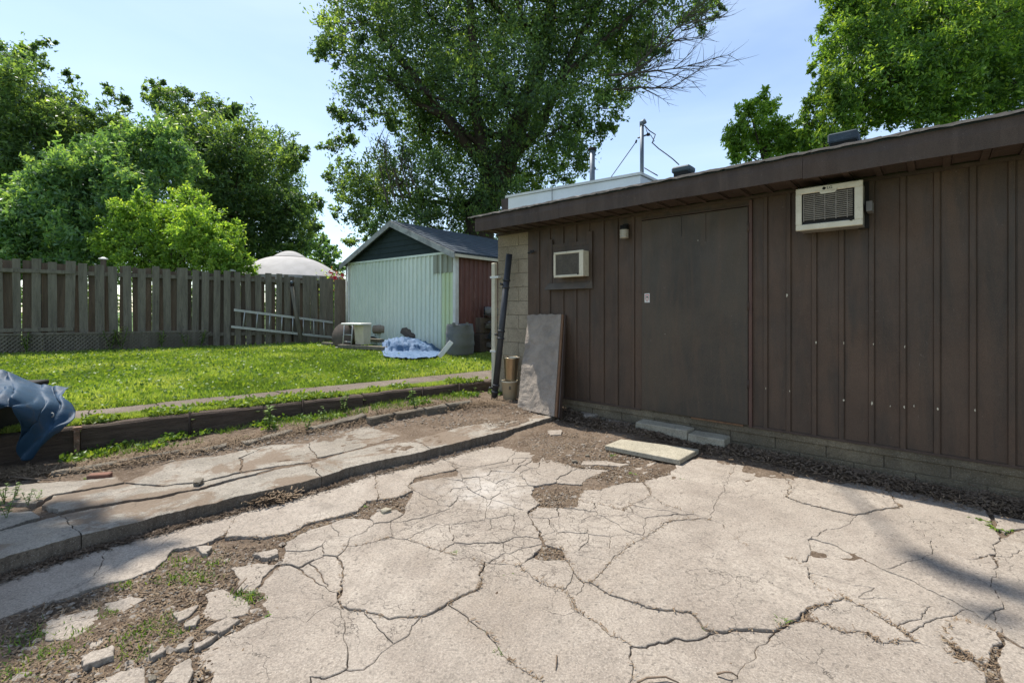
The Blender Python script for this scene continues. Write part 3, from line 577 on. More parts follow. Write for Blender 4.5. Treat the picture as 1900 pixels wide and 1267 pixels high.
# path slabs: between the weedy strip behind the timbers and the lawn edge
t = -3.2; kk = 0
while t < 5.0:
    L = R.uniform(.55, .85); q = []
    for (tt_, side) in ((t, 0), (t + L - .003, 0), (t + L - .003, 1), (t, 1)):
        P = TL0 + TLD * tt_; 
        if side == 0: p = P + TLN * .27
        else:
            dd = (P - LE0); s_ = dd.dot(LED); p = LE0 + LED * s_ - LEN * .015
        q.append(Vector((p.x, p.y, 0)))
    slab_piece(q, .272, (0, 0, R.uniform(-.004, .006)), .06, MT['path'], path, 'path_slab', gap=.002, gvar=.006, step=.04)
    t += L; kk += 1

# ------------------------------------------------------------------ foliage generators
def leaf_quads(C, size, droop=.35, asp=.5, seed=0, tri=False):
    g = np.random.default_rng(seed); n = len(C)
    d = g.normal(size=(n, 3)); d[:, 2] -= droop; d /= np.linalg.norm(d, axis=1)[:, None]
    s_ = np.cross(d, g.normal(size=(n, 3))); s_ /= np.linalg.norm(s_, axis=1)[:, None] + 1e-9
    up = np.cross(s_, d); L = size * g.uniform(.6, 1.35, n)[:, None]
    b = C - d * L * .5; t = C + d * L * .5; m = C + d * L * -.05
    l_ = m + s_ * L * asp * .5 + up * L * .08; r_ = m - s_ * L * asp * .5 + up * L * .08
    if tri: return np.stack([b + s_ * L * asp * .35, b - s_ * L * asp * .35 + up * L * .1, t], 1).reshape(-1, 3), np.arange(3 * n).reshape(n, 3)
    V = np.stack([b, l_, t, r_], 1).reshape(-1, 3); Fc = np.arange(4 * n).reshape(n, 4)
    return V, Fc
def crown_points(blobs, n, seed, sub=.26, shell=.55, cl=150, flat=.75, loosef=.16):
    g = np.random.default_rng(seed); W = np.array([b[3] ** 2 for b in blobs]); W = W / W.sum(); P = []; T = []; SUB = []
    for b, w_ in zip(blobs, W):
        nb = max(40, int(n * w_)); ncl = max(4, nb // cl); c = np.array(b[:3]); r = b[3]
        dd = g.normal(size=(ncl, 3)); dd /= np.linalg.norm(dd, axis=1)[:, None]
        rad = r * (shell + (1.12 - shell) * g.random(ncl) ** .7)[:, None]; cc = c + dd * rad * np.array([1, 1, .92])
        rs = r * sub * g.uniform(.35, 1.25, ncl); wt = rs ** 1.5; wt /= wt.sum()
        which = g.choice(ncl, nb, p=wt)
        off = g.normal(size=(nb, 3)); off /= np.linalg.norm(off, axis=1)[:, None]; off *= (g.random(nb) ** .6)[:, None]
        ax = dd + g.normal(0, .45, (ncl, 3)); ax[:, 2] += .25; ax /= np.linalg.norm(ax, axis=1)[:, None]; el = g.uniform(.8, 2.5, ncl)
        A = ax[which]; al = (off * A).sum(1)[:, None]; taper = np.clip(1.1 - .55 * al, .35, 1.6)
        sh = (off - A * al) * .8 * taper + A * al * el[which][:, None]
        p = cc[which] + sh * rs[which][:, None]
        loose = g.random(nb) < loosef; vol = g.normal(size=(nb, 3)); vol /= np.linalg.norm(vol, axis=1)[:, None]; vol = c + vol * (r * 1.05 * g.random(nb) ** .5)[:, None]; p[loose] = vol[loose]; P.append(p)
        out_ = np.linalg.norm(p - c, axis=1) / r
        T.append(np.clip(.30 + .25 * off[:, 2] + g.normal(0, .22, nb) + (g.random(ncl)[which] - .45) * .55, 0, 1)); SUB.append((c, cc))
    return np.concatenate(P), np.concatenate(T), SUB
def curve_pts(a, b, sag, k, seed):
    a = Vector(a); b = Vector(b); out = []; L = (b - a).length
    for i in range(k + 1):
        t = i / k; p = a + (b - a) * t; p.z += sag * math.sin(math.pi * t) * L
        w_ = mn.noise_vector(p * .8 + Vector((seed, 0, 0))) * (L * .05 * math.sin(math.pi * t)); out.append(p + w_)
    return out
def tree(name, label, base, trunk, trunk_r, blobs, n, size, mat, seed, cat='tree', asp=.5, sub=.26, shell=.5, cl=150, nlimb=None, droop=.35, group=None, twigs=4, tri=False):
    root = thing(name, label, cat, base, 0, group); B = Vector(base); I = lambda p: Vector(p) - B
    pts = [I(p) for p in trunk]; k = len(pts); mb = MB()
    fine = []; 
    for i in range(k - 1):
        for j in range(4): fine.append(pts[i].lerp(pts[i + 1], j / 4))
    fine.append(pts[-1]); m = len(fine)
    mb.tube([p + mn.noise_vector(p * .6) * .1 * (0 if i == 0 else 1) for i, p in enumerate(fine)], [trunk_r * (1.25 - .9 * i / (m - 1)) for i in range(m)], 10).build('trunk', MT['bark'], root)
    P, T, SUB = crown_points([tuple(I(b[:3])) + (b[3],) for b in blobs], n, seed, sub, shell, cl)
    rnd = random.Random(seed); tw_ = MB()
    lim = blobs if nlimb is None else sorted(blobs, key=lambda b: -b[3])[:nlimb]
    for bi, b in enumerate(lim):
        c = I(b[:3]); below = [f for f in fine if f.z < c.z - .1 * b[3]] or [fine[len(fine) // 2]]
        st = below[-1] if rnd.random() < .5 else rnd.choice(below[len(below) // 2:]); L = (c - st).length
        cp = curve_pts(st, c, -.06, 7, seed + bi); r0 = min(trunk_r * .45, .02 + .018 * L)
        MB().tube(cp, [r0 * (1 - .75 * i / 7) for i in range(8)], 6).build('branch', MT['bark'], root)
    for (c, cc) in SUB:
        for q in cc[rnd.randrange(0, 2)::twigs]:
            cp = curve_pts(Vector(c), Vector(q), -.08, 3, seed); r0 = .012 + size * .08
            tw_.tube(cp, [r0, r0 * .8, r0 * .5, r0 * .25], 4, False)
    if tw_.v: tag(tw_.build('twigs', MT['bark'], root), kind='stuff')
    V, Fc = leaf_quads(P, size, droop, asp, seed, tri)
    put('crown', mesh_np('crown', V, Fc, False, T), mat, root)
    return root
def BL(lst, Y, jit=1.2, seed=0):
    rnd = random.Random(seed); out = []
    for e in lst:
        px, py, r = e[:3]; y = Y + (e[3] if len(e) > 3 else rnd.uniform(-jit, jit)); p = D(px, py, y); out.append((p.x, p.y, p.z, r / F * y))
    return out

# ------------------------------------------------------------------ trees
big = BL([(680, 40, 85), (800, 30, 110), (930, 40, 115), (1060, 20, 105), (1165, 30, 85), (1250, 12, 55), (1300, 22, 36), (1325, 5, 22), (700, 140, 75), (640, 95, 45), (592, 92, 22), (625, 35, 35), (800, 150, 105), (930, 150, 110), (1050, 130, 95), (1140, 115, 75), (1210, 85, 40),
          (850, 250, 95), (950, 250, 100), (1040, 235, 75), (1110, 200, 50), (1075, 280, 45), (1010, 320, 50), (1150, 175, 30), (1125, 240, 22), (1040, 330, 25),
          (650, 205, 38), (632, 270, 36), (645, 335, 42), (690, 350, 60), (660, 400, 40), (745, 340, 75), (770, 400, 70), (850, 370, 85), (920, 340, 65), (700, 420, 38), (662, 445, 22), (900, 410, 60), (780, 240, 60), (720, 210, 30), (970, 360, 40),
          (790, -110, 120), (950, -140, 150), (1110, -120, 120), (1220, -70, 70), (690, -70, 90)], 16.5, 1.8, 1)
tb = D(880, 590, 16.5)
tree('maple_tree', 'huge dark leafy tree towering behind the metal shed and the garage', (tb.x, tb.y, .3),
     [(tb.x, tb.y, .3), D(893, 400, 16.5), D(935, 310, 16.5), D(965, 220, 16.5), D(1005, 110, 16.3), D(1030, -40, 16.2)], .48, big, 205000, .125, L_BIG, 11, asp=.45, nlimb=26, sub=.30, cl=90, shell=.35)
# second stem and the dead, leafless spray on the right of the big tree
big_o = bpy.data.objects['maple_tree']; Bv = Vector(big_o.location)
def stem(pxs, Y, r0, r1):
    pts = [D(x, y, Y) - Bv for x, y in pxs]; k = len(pts); MB().tube(pts, [r0 + (r1 - r0) * i / (k - 1) for i in range(k)], 7).build('branch', MT['bark'], big_o)
stem([(905, 350), (895, 270), (880, 190), (875, 60), (870, -60)], 16.2, .24, .10)
stem([(940, 300), (1000, 240), (1040, 150), (1080, 60), (1130, -30)], 15.9, .22, .08)
stem([(1000, 190), (1080, 110), (1150, 50), (1200, 0)], 15.5, .13, .05)
stem([(890, 300), (820, 210), (760, 130), (700, 50)], 15.9, .18, .06)
stem([(820, 215), (770, 190), (700, 120)], 15.6, .12, .04)
dead = MB(); rd = random.Random(5)
def spray(p, d, L, r, depth):
    n = 5; pts = [p]; q = p.copy(); dd = d.copy()
    for i in range(n):
        dd = (dd + Vector((rd.uniform(-.16, .16), rd.uniform(-.12, .12), rd.uniform(-.12, .16)))).normalized(); q = q + dd * L / n; pts.append(q.copy())
    dead.tube(pts, [r * (1 - .75 * i / n) for i in range(n + 1)], 4, False)
    if depth > 0:
        for i in range(1, n + 1):
            for s_ in range(2 if depth > 1 else 2):
                spray(pts[i], (dd + Vector((rd.uniform(-.7, .7), rd.uniform(-.4, .4), rd.uniform(-.75, .75)))).normalized(), L * rd.uniform(.34, .6), r * .45, depth - 1)
for (x0, y0, x1, y1, r_) in ((1150, 150, 1290, 70, .05), (1130, 140, 1280, 150, .045), (1100, 170, 1250, 165, .04), (1180, 120, 1310, 20, .04)):
    a_ = D(x0, y0, 15.2); b_ = D(x1, y1, 15.0); spray(a_ - Bv, (b_ - a_).normalized(), (b_ - a_).length, r_, 2)
for s_ in range(5):
    a_ = D(720 + s_ * 14, 380 - s_ * 5, 14.6); b_ = D(670 + s_ * 18, 250 + s_ * 10, 14.4); spray(a_ - Bv, (b_ - a_).normalized(), (b_ - a_).length * .8, .03, 1)
tag(dead.build('dead_branches', simple('dead_twig', (.13, .10, .085), (.09, .07, .06), scale=5, rough=.9), big_o), kind='stuff')

t1 = BL([(20, 120, 45), (55, 105, 25), (0, 190, 80), (60, 215, 70), (130, 150, 18), (120, 210, 45), (150, 255, 60), (215, 185, 22), (215, 235, 45), (255, 255, 30), (100, 300, 90), (20, 300, 85), (180, 320, 60), (60, 390, 80), (-60, 200, 80), (-60, 330, 90), (235, 300, 40), (85, 85, 16)], 19, 1.5, 2)
b0 = D(70, 560, 19); tree('dark_leafy_tree', 'tall dark green tree at the far left edge with thin twiggy top', (b0.x, b0.y, .35), [(b0.x, b0.y, .35), D(80, 440, 19), D(90, 300, 19), D(110, 200, 19)], .3, t1, 68000, .17, L_DARK, 21, nlimb=14, cl=80, asp=.6, sub=.3, tri=True, shell=.4)
t2 = BL([(285, 160, 16), (300, 190, 30), (345, 205, 38), (400, 205, 30), (440, 215, 22), (370, 275, 65), (450, 270, 60), (505, 270, 40), (545, 290, 26), (420, 340, 75), (490, 355, 70), (540, 390, 40), (575, 385, 26), (440, 420, 75), (520, 430, 50), (575, 420, 25), (330, 300, 60), (350, 400, 70), (560, 460, 30), (470, 470, 50)], 23, 1.8, 3)
b0 = D(430, 570, 23); tree('broad_leafy_tree', 'broad mid green tree standing behind the bright yellow green shrub', (b0.x, b0.y, .35), [(b0.x, b0.y, .35), D(430, 450, 23), D(410, 350, 23), D(390, 250, 23)], .35, t2, 82000, .18, L_DARK, 22, nlimb=16, cl=80, asp=.6, sub=.3, tri=True, shell=.4)
t3 = BL([(150, 320, 50), (100, 345, 45), (60, 395, 55), (130, 410, 65), (10, 420, 50), (205, 320, 50), (250, 285, 45), (300, 255, 35), (330, 300, 40), (240, 360, 55), (40, 340, 22), (100, 460, 60), (20, 475, 45), (180, 470, 55), (-40, 400, 50), (160, 270, 22)], 14.5, 1, 4)
b0 = D(140, 570, 14.5); tree('light_leafy_tree', 'pale green tree with drooping leaves rising just behind the left end of the fence', (b0.x, b0.y, .35), [(b0.x, b0.y, .35), D(140, 480, 14.5), D(160, 400, 14.5), D(200, 330, 14.5)], .16, t3, 60000, .145, L_MID, 23, nlimb=12, cl=60, asp=.6, sub=.3, tri=True, shell=.4)
t4 = BL([(210, 455, 28), (245, 400, 34), (235, 440, 40), (300, 425, 45), (350, 385, 36), (345, 365, 18), (370, 430, 45), (425, 450, 30), (440, 425, 18), (270, 480, 50), (330, 480, 45), (400, 485, 45), (450, 500, 26), (265, 372, 16), (180, 440, 14)], 12.8, .4, 5)
b0 = D(320, 570, 12.8); tree('yellow_green_shrub', 'bright yellow green shrub glowing above the middle of the fence', (b0.x, b0.y, .38), [(b0.x, b0.y, .38), D(320, 520, 12.8), D(320, 460, 12.8)], .07, t4, 40000, .09, L_YEL, 24, 'shrub', nlimb=9, cl=55, asp=.5, sub=.3, shell=.4)
t5 = BL([(590, 455, 22), (565, 462, 20), (612, 475, 22), (600, 500, 24), (575, 500, 24), (630, 500, 14), (548, 478, 16)], 34, 1, 6)
b0 = D(595, 570, 34); tree('distant_round_tree', 'small round tree far behind the canopy roof, left of the shed', (b0.x, b0.y, .35), [(b0.x, b0.y, .35), D(595, 520, 34), D(595, 480, 34)], .15, t5, 12000, .2, L_MID, 25, nlimb=4, cl=60)
t6 = BL([(1565, 30, 40), (1600, 75, 55), (1545, 105, 28), (1560, 160, 45), (1520, 195, 30), (1500, 230, 26), (1560, 215, 40), (1650, 60, 80), (1640, 150, 70), (1600, 205, 40), (1720, 130, 75), (1780, 50, 90), (1810, 140, 70), (1880, 70, 90), (1890, 160, 50), (1580, -20, 50), (1700, -40, 90), (1850, -60, 110), (1960, 60, 100), (1640, 215, 30), (1555, 240, 25), (1530, 262, 26), (1500, 268, 20), (1580, 250, 24), (1700, 200, 45), (1770, 200, 40), (1530, 150, 22), (1515, 120, 14), (1840, 200, 35)], 12.5, 1.3, 7)
b0 = D(1760, 560, 12.5); tree('ash_tree', 'large bright green tree hanging over the garage roof at the right', (b0.x, b0.y, 0), [(b0.x, b0.y, 0), D(1760, 300, 12.5), D(1740, 150, 12.5), D(1720, 20, 12.5)], .28, t6, 115000, .125, L_RT, 26, nlimb=14, cl=60, asp=.36, droop=.6, sub=.3, shell=.35)
t7 = BL([(1520, 268, 24), (1545, 275, 20), (1485, 255, 22), (1360, 275, 18), (1415, 180, 14), (1390, 205, 22), (1425, 205, 20), (1365, 240, 22), (1400, 245, 30), (1445, 235, 22), (1380, 280, 25), (1430, 275, 28), (1470, 275, 24), (1350, 265, 12), (1495, 250, 16), (1460, 245, 15)], 14.5, .5, 8)
b0 = D(1420, 560, 14.5); tree('small_young_tree', 'small bright green tree top poking above the garage roof beside the large one', (b0.x, b0.y, 0), [(b0.x, b0.y, 0), D(1420, 330, 14.5), D(1415, 230, 14.5)], .09, t7, 15000, .125, L_YEL, 27, nlimb=7, cl=45, asp=.4, sub=.38, shell=.3)
hb = []; rh = random.Random(12)
for i in range(34):
    X_ = -52 + i * 1.75; Y_ = 33 + rh.uniform(-2, 2) + X_ * .12; hb.append((X_, Y_, 1.7 + rh.uniform(-.3, .3), rh.uniform(1.3, 2.0)))
hg_ = thing('far_hedge', 'long dark hedge far behind the wooden fence, glimpsed through its gaps', 'hedge', (-24, 32, .3))
P, T, SUB = crown_points([(x + 24, y - 32, z - .3, r) for x, y, z, r in hb], 42000, 71, .35, .4, 60); V, Fc = leaf_quads(P, .26, .2, .6, 71, True); put('crown', mesh_np('crown', V, Fc, False, T), L_DARK, hg_)
# garden tree outside the frame whose boughs throw the soft shade on the concrete
def over(gx, gy, h, r): 
    return (gx + SUNV.x / SUNV.z * h, gy + SUNV.y / SUNV.z * h, h, r)
g1 = G(60, 1090); g2 = G(190, 985); g3 = G(1870, 1060); g4 = G(1640, 1000)
ob = [over(g1.x - .2, g1.y, 9.2, .5), over(g2.x - .25, g2.y - .02, 9.6, .34), over(g1.x - 1.3, g1.y - .1, 9, .8), over(G(250, 1020).x, G(250, 1020).y, 9.5, .2), over(G(20, 1130).x, G(20, 1130).y, 9.4, .3)]
tree('overhanging_tree', 'garden tree left of the picture with leafy boughs high over the patio', (-10.5, 3.2, .3), [(-10.5, 3.2, .3), (-10.3, 3.6, 3.5), (-9.6, 4.6, 6.5), (-8.6, 5.4, 8.5)], .28, ob, 6500, .13, L_MID, 31, cl=60, asp=.5, sub=.35, shell=.2)
ob = [over(G(x_, y_).x, G(x_, y_).y, h_, r_) for x_, y_, h_, r_ in ((1690, 1030, 14, .10), (1740, 1048, 14.4, .11), (1790, 1068, 14.2, .12), (1850, 1085, 14, .12), (1905, 1100, 14.5, .14), (1870, 1150, 14, .10))]
ob = [(x, y, z, r) for x, y, z, r in ob]
mb_o = big_o
P, T, SUB = crown_points([(b[0] - Bv.x, b[1] - Bv.y, b[2] - Bv.z, b[3]) for b in ob], 420, 33, .4, .2, 40)
V, Fc = leaf_quads(P, .12, .35, .45, 33); put('crown', mesh_np('low_bough', V, Fc, False, T), L_BIG, big_o)
MB().tube(curve_pts(D(1005, 110, 16.3) - Bv, Vector(ob[0][:3]) - Bv, .03, 8, 2), [.10 - .01 * i for i in range(9)], 6).build('branch', MT['bark'], big_o)

# ------------------------------------------------------------------ garage
gr = thing('garage', 'long low garage in dark brown vertical metal siding with wide door and eave', 'garage', WL(0, WN, 0), GROT)
SB = .245; ST = 2.445            # siding bottom and top
sL = S_at(980); sE = S_at(925) - .02; sR = 6.2; dL = S_at(1193); dR = S_at(1391)
MB().box((sE, .012, -.1), (sR, .19, 2.6)).build('wall_core', MT['mortar'], gr)
mb = MB().box((sE, .19, -.1), (sE + .19, 5.8, 2.6)); mb.box((sR - .19, .19, -.1), (sR, 5.8, 2.6)); mb.box((sE + .19, 5.61, -.1), (sR - .19, 5.8, 2.6)); mb.build('wall_core', MT['mortar'], gr)
blk = MB().box((.003, 0, .003), (.397, .05, .189), bev=.003).mesh('block'); blk2 = MB().box((.003, 0, .003), (.197, .05, .189), bev=.003).mesh('block')
# block pier at the left end and foundation courses below the siding
z = -.055; row = 0
while z < 2.43:
    x = sE
    if row % 2: put('block', blk2, MT['block'], gr, (x, .004, z)); x += .2; put('block', blk, MT['block'], gr, (x, .004, z))
    else: put('block', blk, MT['block'], gr, (x, .004, z)); x += .4; put('block', blk2, MT['block'], gr, (x, .004, z))
    z += .192; row += 1
blkd = MB().box((.003, 0, .003), (.394, .05, .189), bev=.003).mesh('foundation_block'); blkd.materials.append(MT['blockdark'])
for rw in range(2):
    x = sE + .6 + (.2 if rw else 0)
    while x < sR - .3: put('foundation_block', blkd, None, gr, (x, .0 + R.uniform(-.002, .003), -.055 + rw * .192 - .07)); x += .397
MB().box((sE + .6, -.012, SB - .075), (sR, .05, SB - .012), bev=.004).build('sill_ledge', MT['blockdark'], gr)
MB().box((sL, -.022, SB - .014), (dL - .02, .05, SB + .006)).build('sill_flashing', MT['fascia'], gr)
MB().box((dR + .03, -.022, SB - .014), (sR, .05, SB + .006)).build('sill_flashing', MT['fascia'], gr)
def panel_mesh(wd, z0, z1, nm):
    x = [0, wd - .050, wd - .044, wd - .012, wd - .006, wd]; y = [0, 0, -.014, -.014, .004, .004]; mb = MB(); n = 6
    mb.add([(a_, b_ - .004, z0) for a_, b_ in zip(x, y)] + [(a_, b_ - .004, z1) for a_, b_ in zip(x, y)], [(i, i + 1, n + i + 1, n + i) for i in range(n - 1)]); return mb.mesh(nm)
PW = .199
# seams measured along the wall
pmesh = {}
def panel(s0, s1, z0=SB, z1=ST):
    k = (round(s1 - s0, 3), round(z0, 2), round(z1, 2))
    if k not in pmesh: pmesh[k] = panel_mesh(s1 - s0, z0, z1, 'siding_panel')
    put('siding_panel', pmesh[k], MT['siding'], gr, (s0, .0, 0))
seamsL = [sL] + [S_at(x) for x in (1003, 1023, 1048, 1072, 1096, 1123, 1149, 1180)]
for a_, b_ in zip(seamsL[:-1], seamsL[1:]): panel(a_, b_)
seamsR = [dR + .03] + [S_at(x) for x in (1427, 1470, 1518, 1569, 1625, 1684, 1747.5, 1814.6, 1887.7)]
while seamsR[-1] < sR - .2: seamsR.append(seamsR[-1] + PW)
for a_, b_ in zip(seamsR[:-1], seamsR[1:]): panel(a_, b_)
# door with frame, sticker, hinges
door = thing('garage_door', '', 'door'); bpy.data.objects.remove(door)
dz0 = SB + .005; dzt = Zw(1391, 384)
dr = MB().box((dL, -.030, dz0), (dR - .008, .0, dzt), bev=.003).build('door', MT['door'], gr)
MB().box((dL, -.022, dzt + .012), (dR + .02, .02, ST)).build('door_header', MT['siding'], gr)
MB().box((seamsL[-1], -.016, SB), (dL - .004, .02, ST)).build('door_jamb', MT['siding'], gr)
MB().box((dR, -.034, SB - .01), (dR + .028, .02, ST - .04)).build('door_jamb', simple('reddish_door_trim', (.12, .065, .045), (.09, .05, .04), scale=4, rough=.6), gr)
for hx in (.45, .70):
    MB().box((dL + hx, -.0325, dzt - (.22 if hx < .6 else .3)), (dL + hx + .0025, -.0295, dzt - .01)).build('door_seam', MT['dark'], dr)
for hz in (.35, 1.1, 1.85): MB().tube([(dR - .004, -.036, dz0 + hz), (dR - .004, -.036, dz0 + hz + .09)], .009, 8).build('hinge', MT['fascia'], dr)
MB().box((dL - .0, -.045, dzt + .006), (dR, -.001, dzt + .016)).build('drip_strip', MT['fascia'], dr)
MB().box((dL + .55, -.031, dz0 - .018), (dR - .05, -.02, dz0 - .002)).build('bottom_strip', MT['woodedge'], dr)
# security sticker: white card, red shield, dark head, as flat print
sx = S_at(1203); sy = -.0318; szz = Zw(1203, 553); stk = bpy.data.objects.new('sticker', None); 
st_ = MB().box((sx - .030, sy, szz - .05), (sx + .030, sy + .0016, szz + .05)).build('sticker', MT['white'], dr); st_['label'] = 'small white warning sticker with red shield'
shp = [(-.022, .038), (.022, .038), (.022, -.01), (0, -.04), (-.022, -.01)]; shi = [(p[0] * .78, p[1] * .78) for p in shp]
mb = MB(); mb.add([(sx + p[0], sy - .0008, szz + p[1]) for p in shp] + [(sx + p[0], sy - .0008, szz + p[1]) for p in shi], [(i, (i + 1) % 5, 5 + (i + 1) % 5, 5 + i) for i in range(5)])
def disc(cx, cz, r, a0=0, a1=2 * math.pi, k=16): return [(cx + r * math.cos(a0 + (a1 - a0) * i / k), sy - .0009, cz + r * math.sin(a0 + (a1 - a0) * i / k)) for i in range(k)]
mb.build('sticker_shield', MT['inkred'], st_); d_ = disc(sx, szz + .008, .0125, 0, math.pi, 12); mb = MB().add(d_, [tuple(range(len(d_)))]); d_ = [(sx - .017, sy - .0009, szz + .004), (sx + .017, sy - .0009, szz + .004), (sx + .017, sy - .0009, szz + .008), (sx - .017, sy - .0009, szz + .008)]
mb.add(d_, [(0, 1, 2, 3)]); mb.build('sticker_cap', MT['ink'], st_); d_ = disc(sx, szz - .004, .009); MB().add(d_, [tuple(range(len(d_)))]).build('sticker_face', simple('sticker_face', (.62, .48, .38), scale=9, rough=.6, fine=0), st_)
# eave: soffit panels, fascia, shingle edge, roof
OV = .42; so_ = OV
soff = MB(); sw = .199
def soffit_mesh(vent):
    mb = MB(); y0 = -so_ + .02; y1 = -.012
    mb.box((.0, y0, .012), (sw - .002, y1, .018)); mb.box((sw - .05, y0, -.003), (sw - .008, y1, .0118))
    mb.box((0, y0, .004), (.006, y1, .0116))
    if vent:
        for i in range(9): mb.box((.018, y0 + .07 + i * .03, .005), (sw - .06, y0 + .082 + i * .03, .0115))
    return mb.mesh('soffit_panel')
sm_ = [soffit_mesh(False), soffit_mesh(True)]
smat = siding_mat('soffit_brown', (.098, .066, .048), (.075, .052, .040), (.055, .043, .034), .5)
x = sE; k = 0
while x < sR: put('soffit_panel', sm_[1 if k % 5 == 2 else 0], smat, gr, (x, 0, ST)); x += sw; k += 1
MB().box((sE, -.03, ST - .03), (sR, -.012, ST - .002)).build('soffit_trim', MT['fascia'], gr)
# fascia in lengths that sag a little
fb = [sE - .02, S_at(1075), S_at(1508), 3.3, sR]
for i in range(4):
    a_, b_ = fb[i], fb[i + 1] - .003; dzz = (0, .004, -.003, 0)[i]
    mb = MB(); kseg = 14; P_ = []
    for j in range(kseg + 1):
        xx = a_ + (b_ - a_) * j / kseg; wz = mn.noise(Vector((xx * 2.1, 3, 1))) * .006; wy = mn.noise(Vector((xx * 1.7, 8, 1))) * .006
        P_ += [(xx, -so_ + .018 + wy, ST - .012 + dzz + wz), (xx, -so_ + wy, ST - .012 + dzz + wz), (xx, -so_ - .006 + wy, ST + .10 + dzz), (xx, -so_ + .002 + wy, ST + .172 + wz), (xx, -so_ + .02 + wy, ST + .172 + wz)]
    mb.add(P_, [(j * 5 + q, (j + 1) * 5 + q, (j + 1) * 5 + q + 1, j * 5 + q + 1) for j in range(kseg) for q in range(4)] + [(4, 3, 2, 1, 0), tuple(kseg * 5 + q for q in range(5))]); mb.build('fascia_board', MT['fascia'], gr)
# rake board on the left end
mb = MB(); mb.hexa([(sE - .028, -so_, ST - .01), (sE - .004, -so_, ST - .01), (sE - .004, 5.9, ST + 1.5), (sE - .028, 5.9, ST + 1.5), (sE - .028, -so_, ST + .165), (sE - .004, -so_, ST + .165), (sE - .004, 5.9, ST + 1.66), (sE - .028, 5.9, ST + 1.66)]); mb.build('rake_board', MT['fascia'], gr)
# roof deck and shingle courses
SLP = .238
roof = MB().hexa([(sE - .03, -so_ + .01, ST + .174), (sR, -so_ + .01, ST + .174), (sR, 6, ST + .174 + SLP * 6.4), (sE - .03, 6, ST + .174 + SLP * 6.4), (sE - .03, -so_ + .01, ST + .186), (sR, -so_ + .01, ST + .186), (sR, 6, ST + .186 + SLP * 6.4), (sE - .03, 6, ST + .186 + SLP * 6.4)]).build('roof', MT['shingle_d'], gr)
x = sE - .05; shr = random.Random(9)
shm = []
for v_ in range(5):
    mb = MB(); L = .33; k = 6; rows = []
    for j in range(k + 1):
        dy = shr.uniform(-.006, .006); dzv = shr.uniform(-.004, .004)
        rows += [(L * j / k, -.035 + dy, -.006 + dzv), (L * j / k, -.035 + dy, .004 + dzv), (L * j / k, .30, .084)]
    mb.add(rows, [(j * 3 + q, (j + 1) * 3 + q, (j + 1) * 3 + q + 1, j * 3 + q + 1) for j in range(k) for q in range(2)] + [(0, 1, 2), (k * 3, k * 3 + 2, k * 3 + 1)]); m_ = mb.mesh('shingle'); m_.materials.append(MT['shingle_l']); shm.append(m_)
for crs in range(3):
    x = sE - .05 - crs * .11
    while x < sR:
        put('shingle', shr.choice(shm), None, roof, (x, -so_ + .005 + crs * .055, ST + .186 + crs * .021), (0, 0, 0)); x += .332
# raised flat roof section with white edge
u0 = S_at(943, 5.6); u1 = S_at(1188, 5.6); y0 = 5.6 - WN
mb = MB().hexa([(u0, y0, 2.80), (u1, y0, 2.80), (u1, y0 + 2.2, 2.80), (u0, y0 + 2.2, 2.80), (u0, y0, 3.17), (u1, y0, 3.09), (u1, y0 + 2.2, 3.09), (u0, y0 + 2.2, 3.17)]); up_ = mb.build('raised_roof', simple('clean_white_metal', (.80, .80, .78), (.70, .70, .68), scale=2, rough=.5, fine=.08), gr)
mb = MB().hexa([(u0 - .05, y0 - .02, 3.175), (u1 + .02, y0 - .02, 3.095), (u1 + .02, y0 + 2.3, 3.095), (u0 - .05, y0 + 2.3, 3.175), (u0 - .05, y0 - .02, 3.21), (u1 + .02, y0 - .02, 3.13), (u1 + .02, y0 + 2.3, 3.13), (u0 - .05, y0 + 2.3, 3.21)]); mb.build('roof_trim', MT['white'], up_)
mb = MB().hexa([(u0 - .16, y0 + .02, 3.0), (u0 - .004, y0 + .02, 3.0), (u0 - .004, y0 + .8, 3.0), (u0 - .16, y0 + .8, 3.0), (u0 - .18, y0 + .02, 3.18), (u0 - .004, y0 + .02, 3.17), (u0 - .004, y0 + .8, 3.17), (u0 - .18, y0 + .8, 3.18)]); mb.build('end_cap', MT['fascia'], up_)
MB().box((u0 + .9, y0 - .024, 2.95), (u0 + .906, y0 - .018, 3.18)).build('trim_seam', MT['dark'], up_)
# roof vents, stack and service mast (each stands on the roof)
def roof_z(n): return ST + .186 + SLP * (n - WN + OV)
s_ = S_at(1566, 5.6); p = WL(s_, 5.6, roof_z(5.6)); Zt = Zw(1566, 239, 5.6) - .06
t_ = thing('roof_vent', 'dark blue black box vent on the garage roof above the larger air conditioner', 'roof vent', p, GROT)
MB().box((-.10, -.10, -.15), (.10, .10, Zt - p.z - .03), bev=.01).build('vent_base', MT['dark'], t_); MB().box((-.12, -.12, Zt - p.z - .09), (.12, .12, Zt - p.z + .0), bev=.012).build('vent_cap', MT['shingle_d'], t_)
s_ = S_at(1268, 5.7); p = WL(s_, 5.7, roof_z(5.7)); Zt = Zw(1268, 303, 5.7) - .05
t_ = thing('roof_vent', 'low grey box vent on the garage roof right of the cable mast', 'roof vent', p, GROT)
MB().box((-.09, -.09, -.1), (.09, .09, Zt - p.z - .05), bev=.01).build('vent_base', MT['dark'], t_); MB().box((-.115, -.10, Zt - p.z - .08), (.115, .10, Zt - p.z - .0), bev=.02).build('vent_cap', simple('grey_vent_metal', (.10, .13, .15), (.07, .09, .10), scale=6, rough=.6), t_)
n_ = 7.2; s_ = S_at(1099, n_); p = WL(s_, n_, roof_z(n_)); Zt = Zw(1099, 279, n_) - p.z
t_ = thing('flue_pipe', 'grey metal flue pipe with cap on the garage roof behind its white edged section', 'flue', p, GROT)
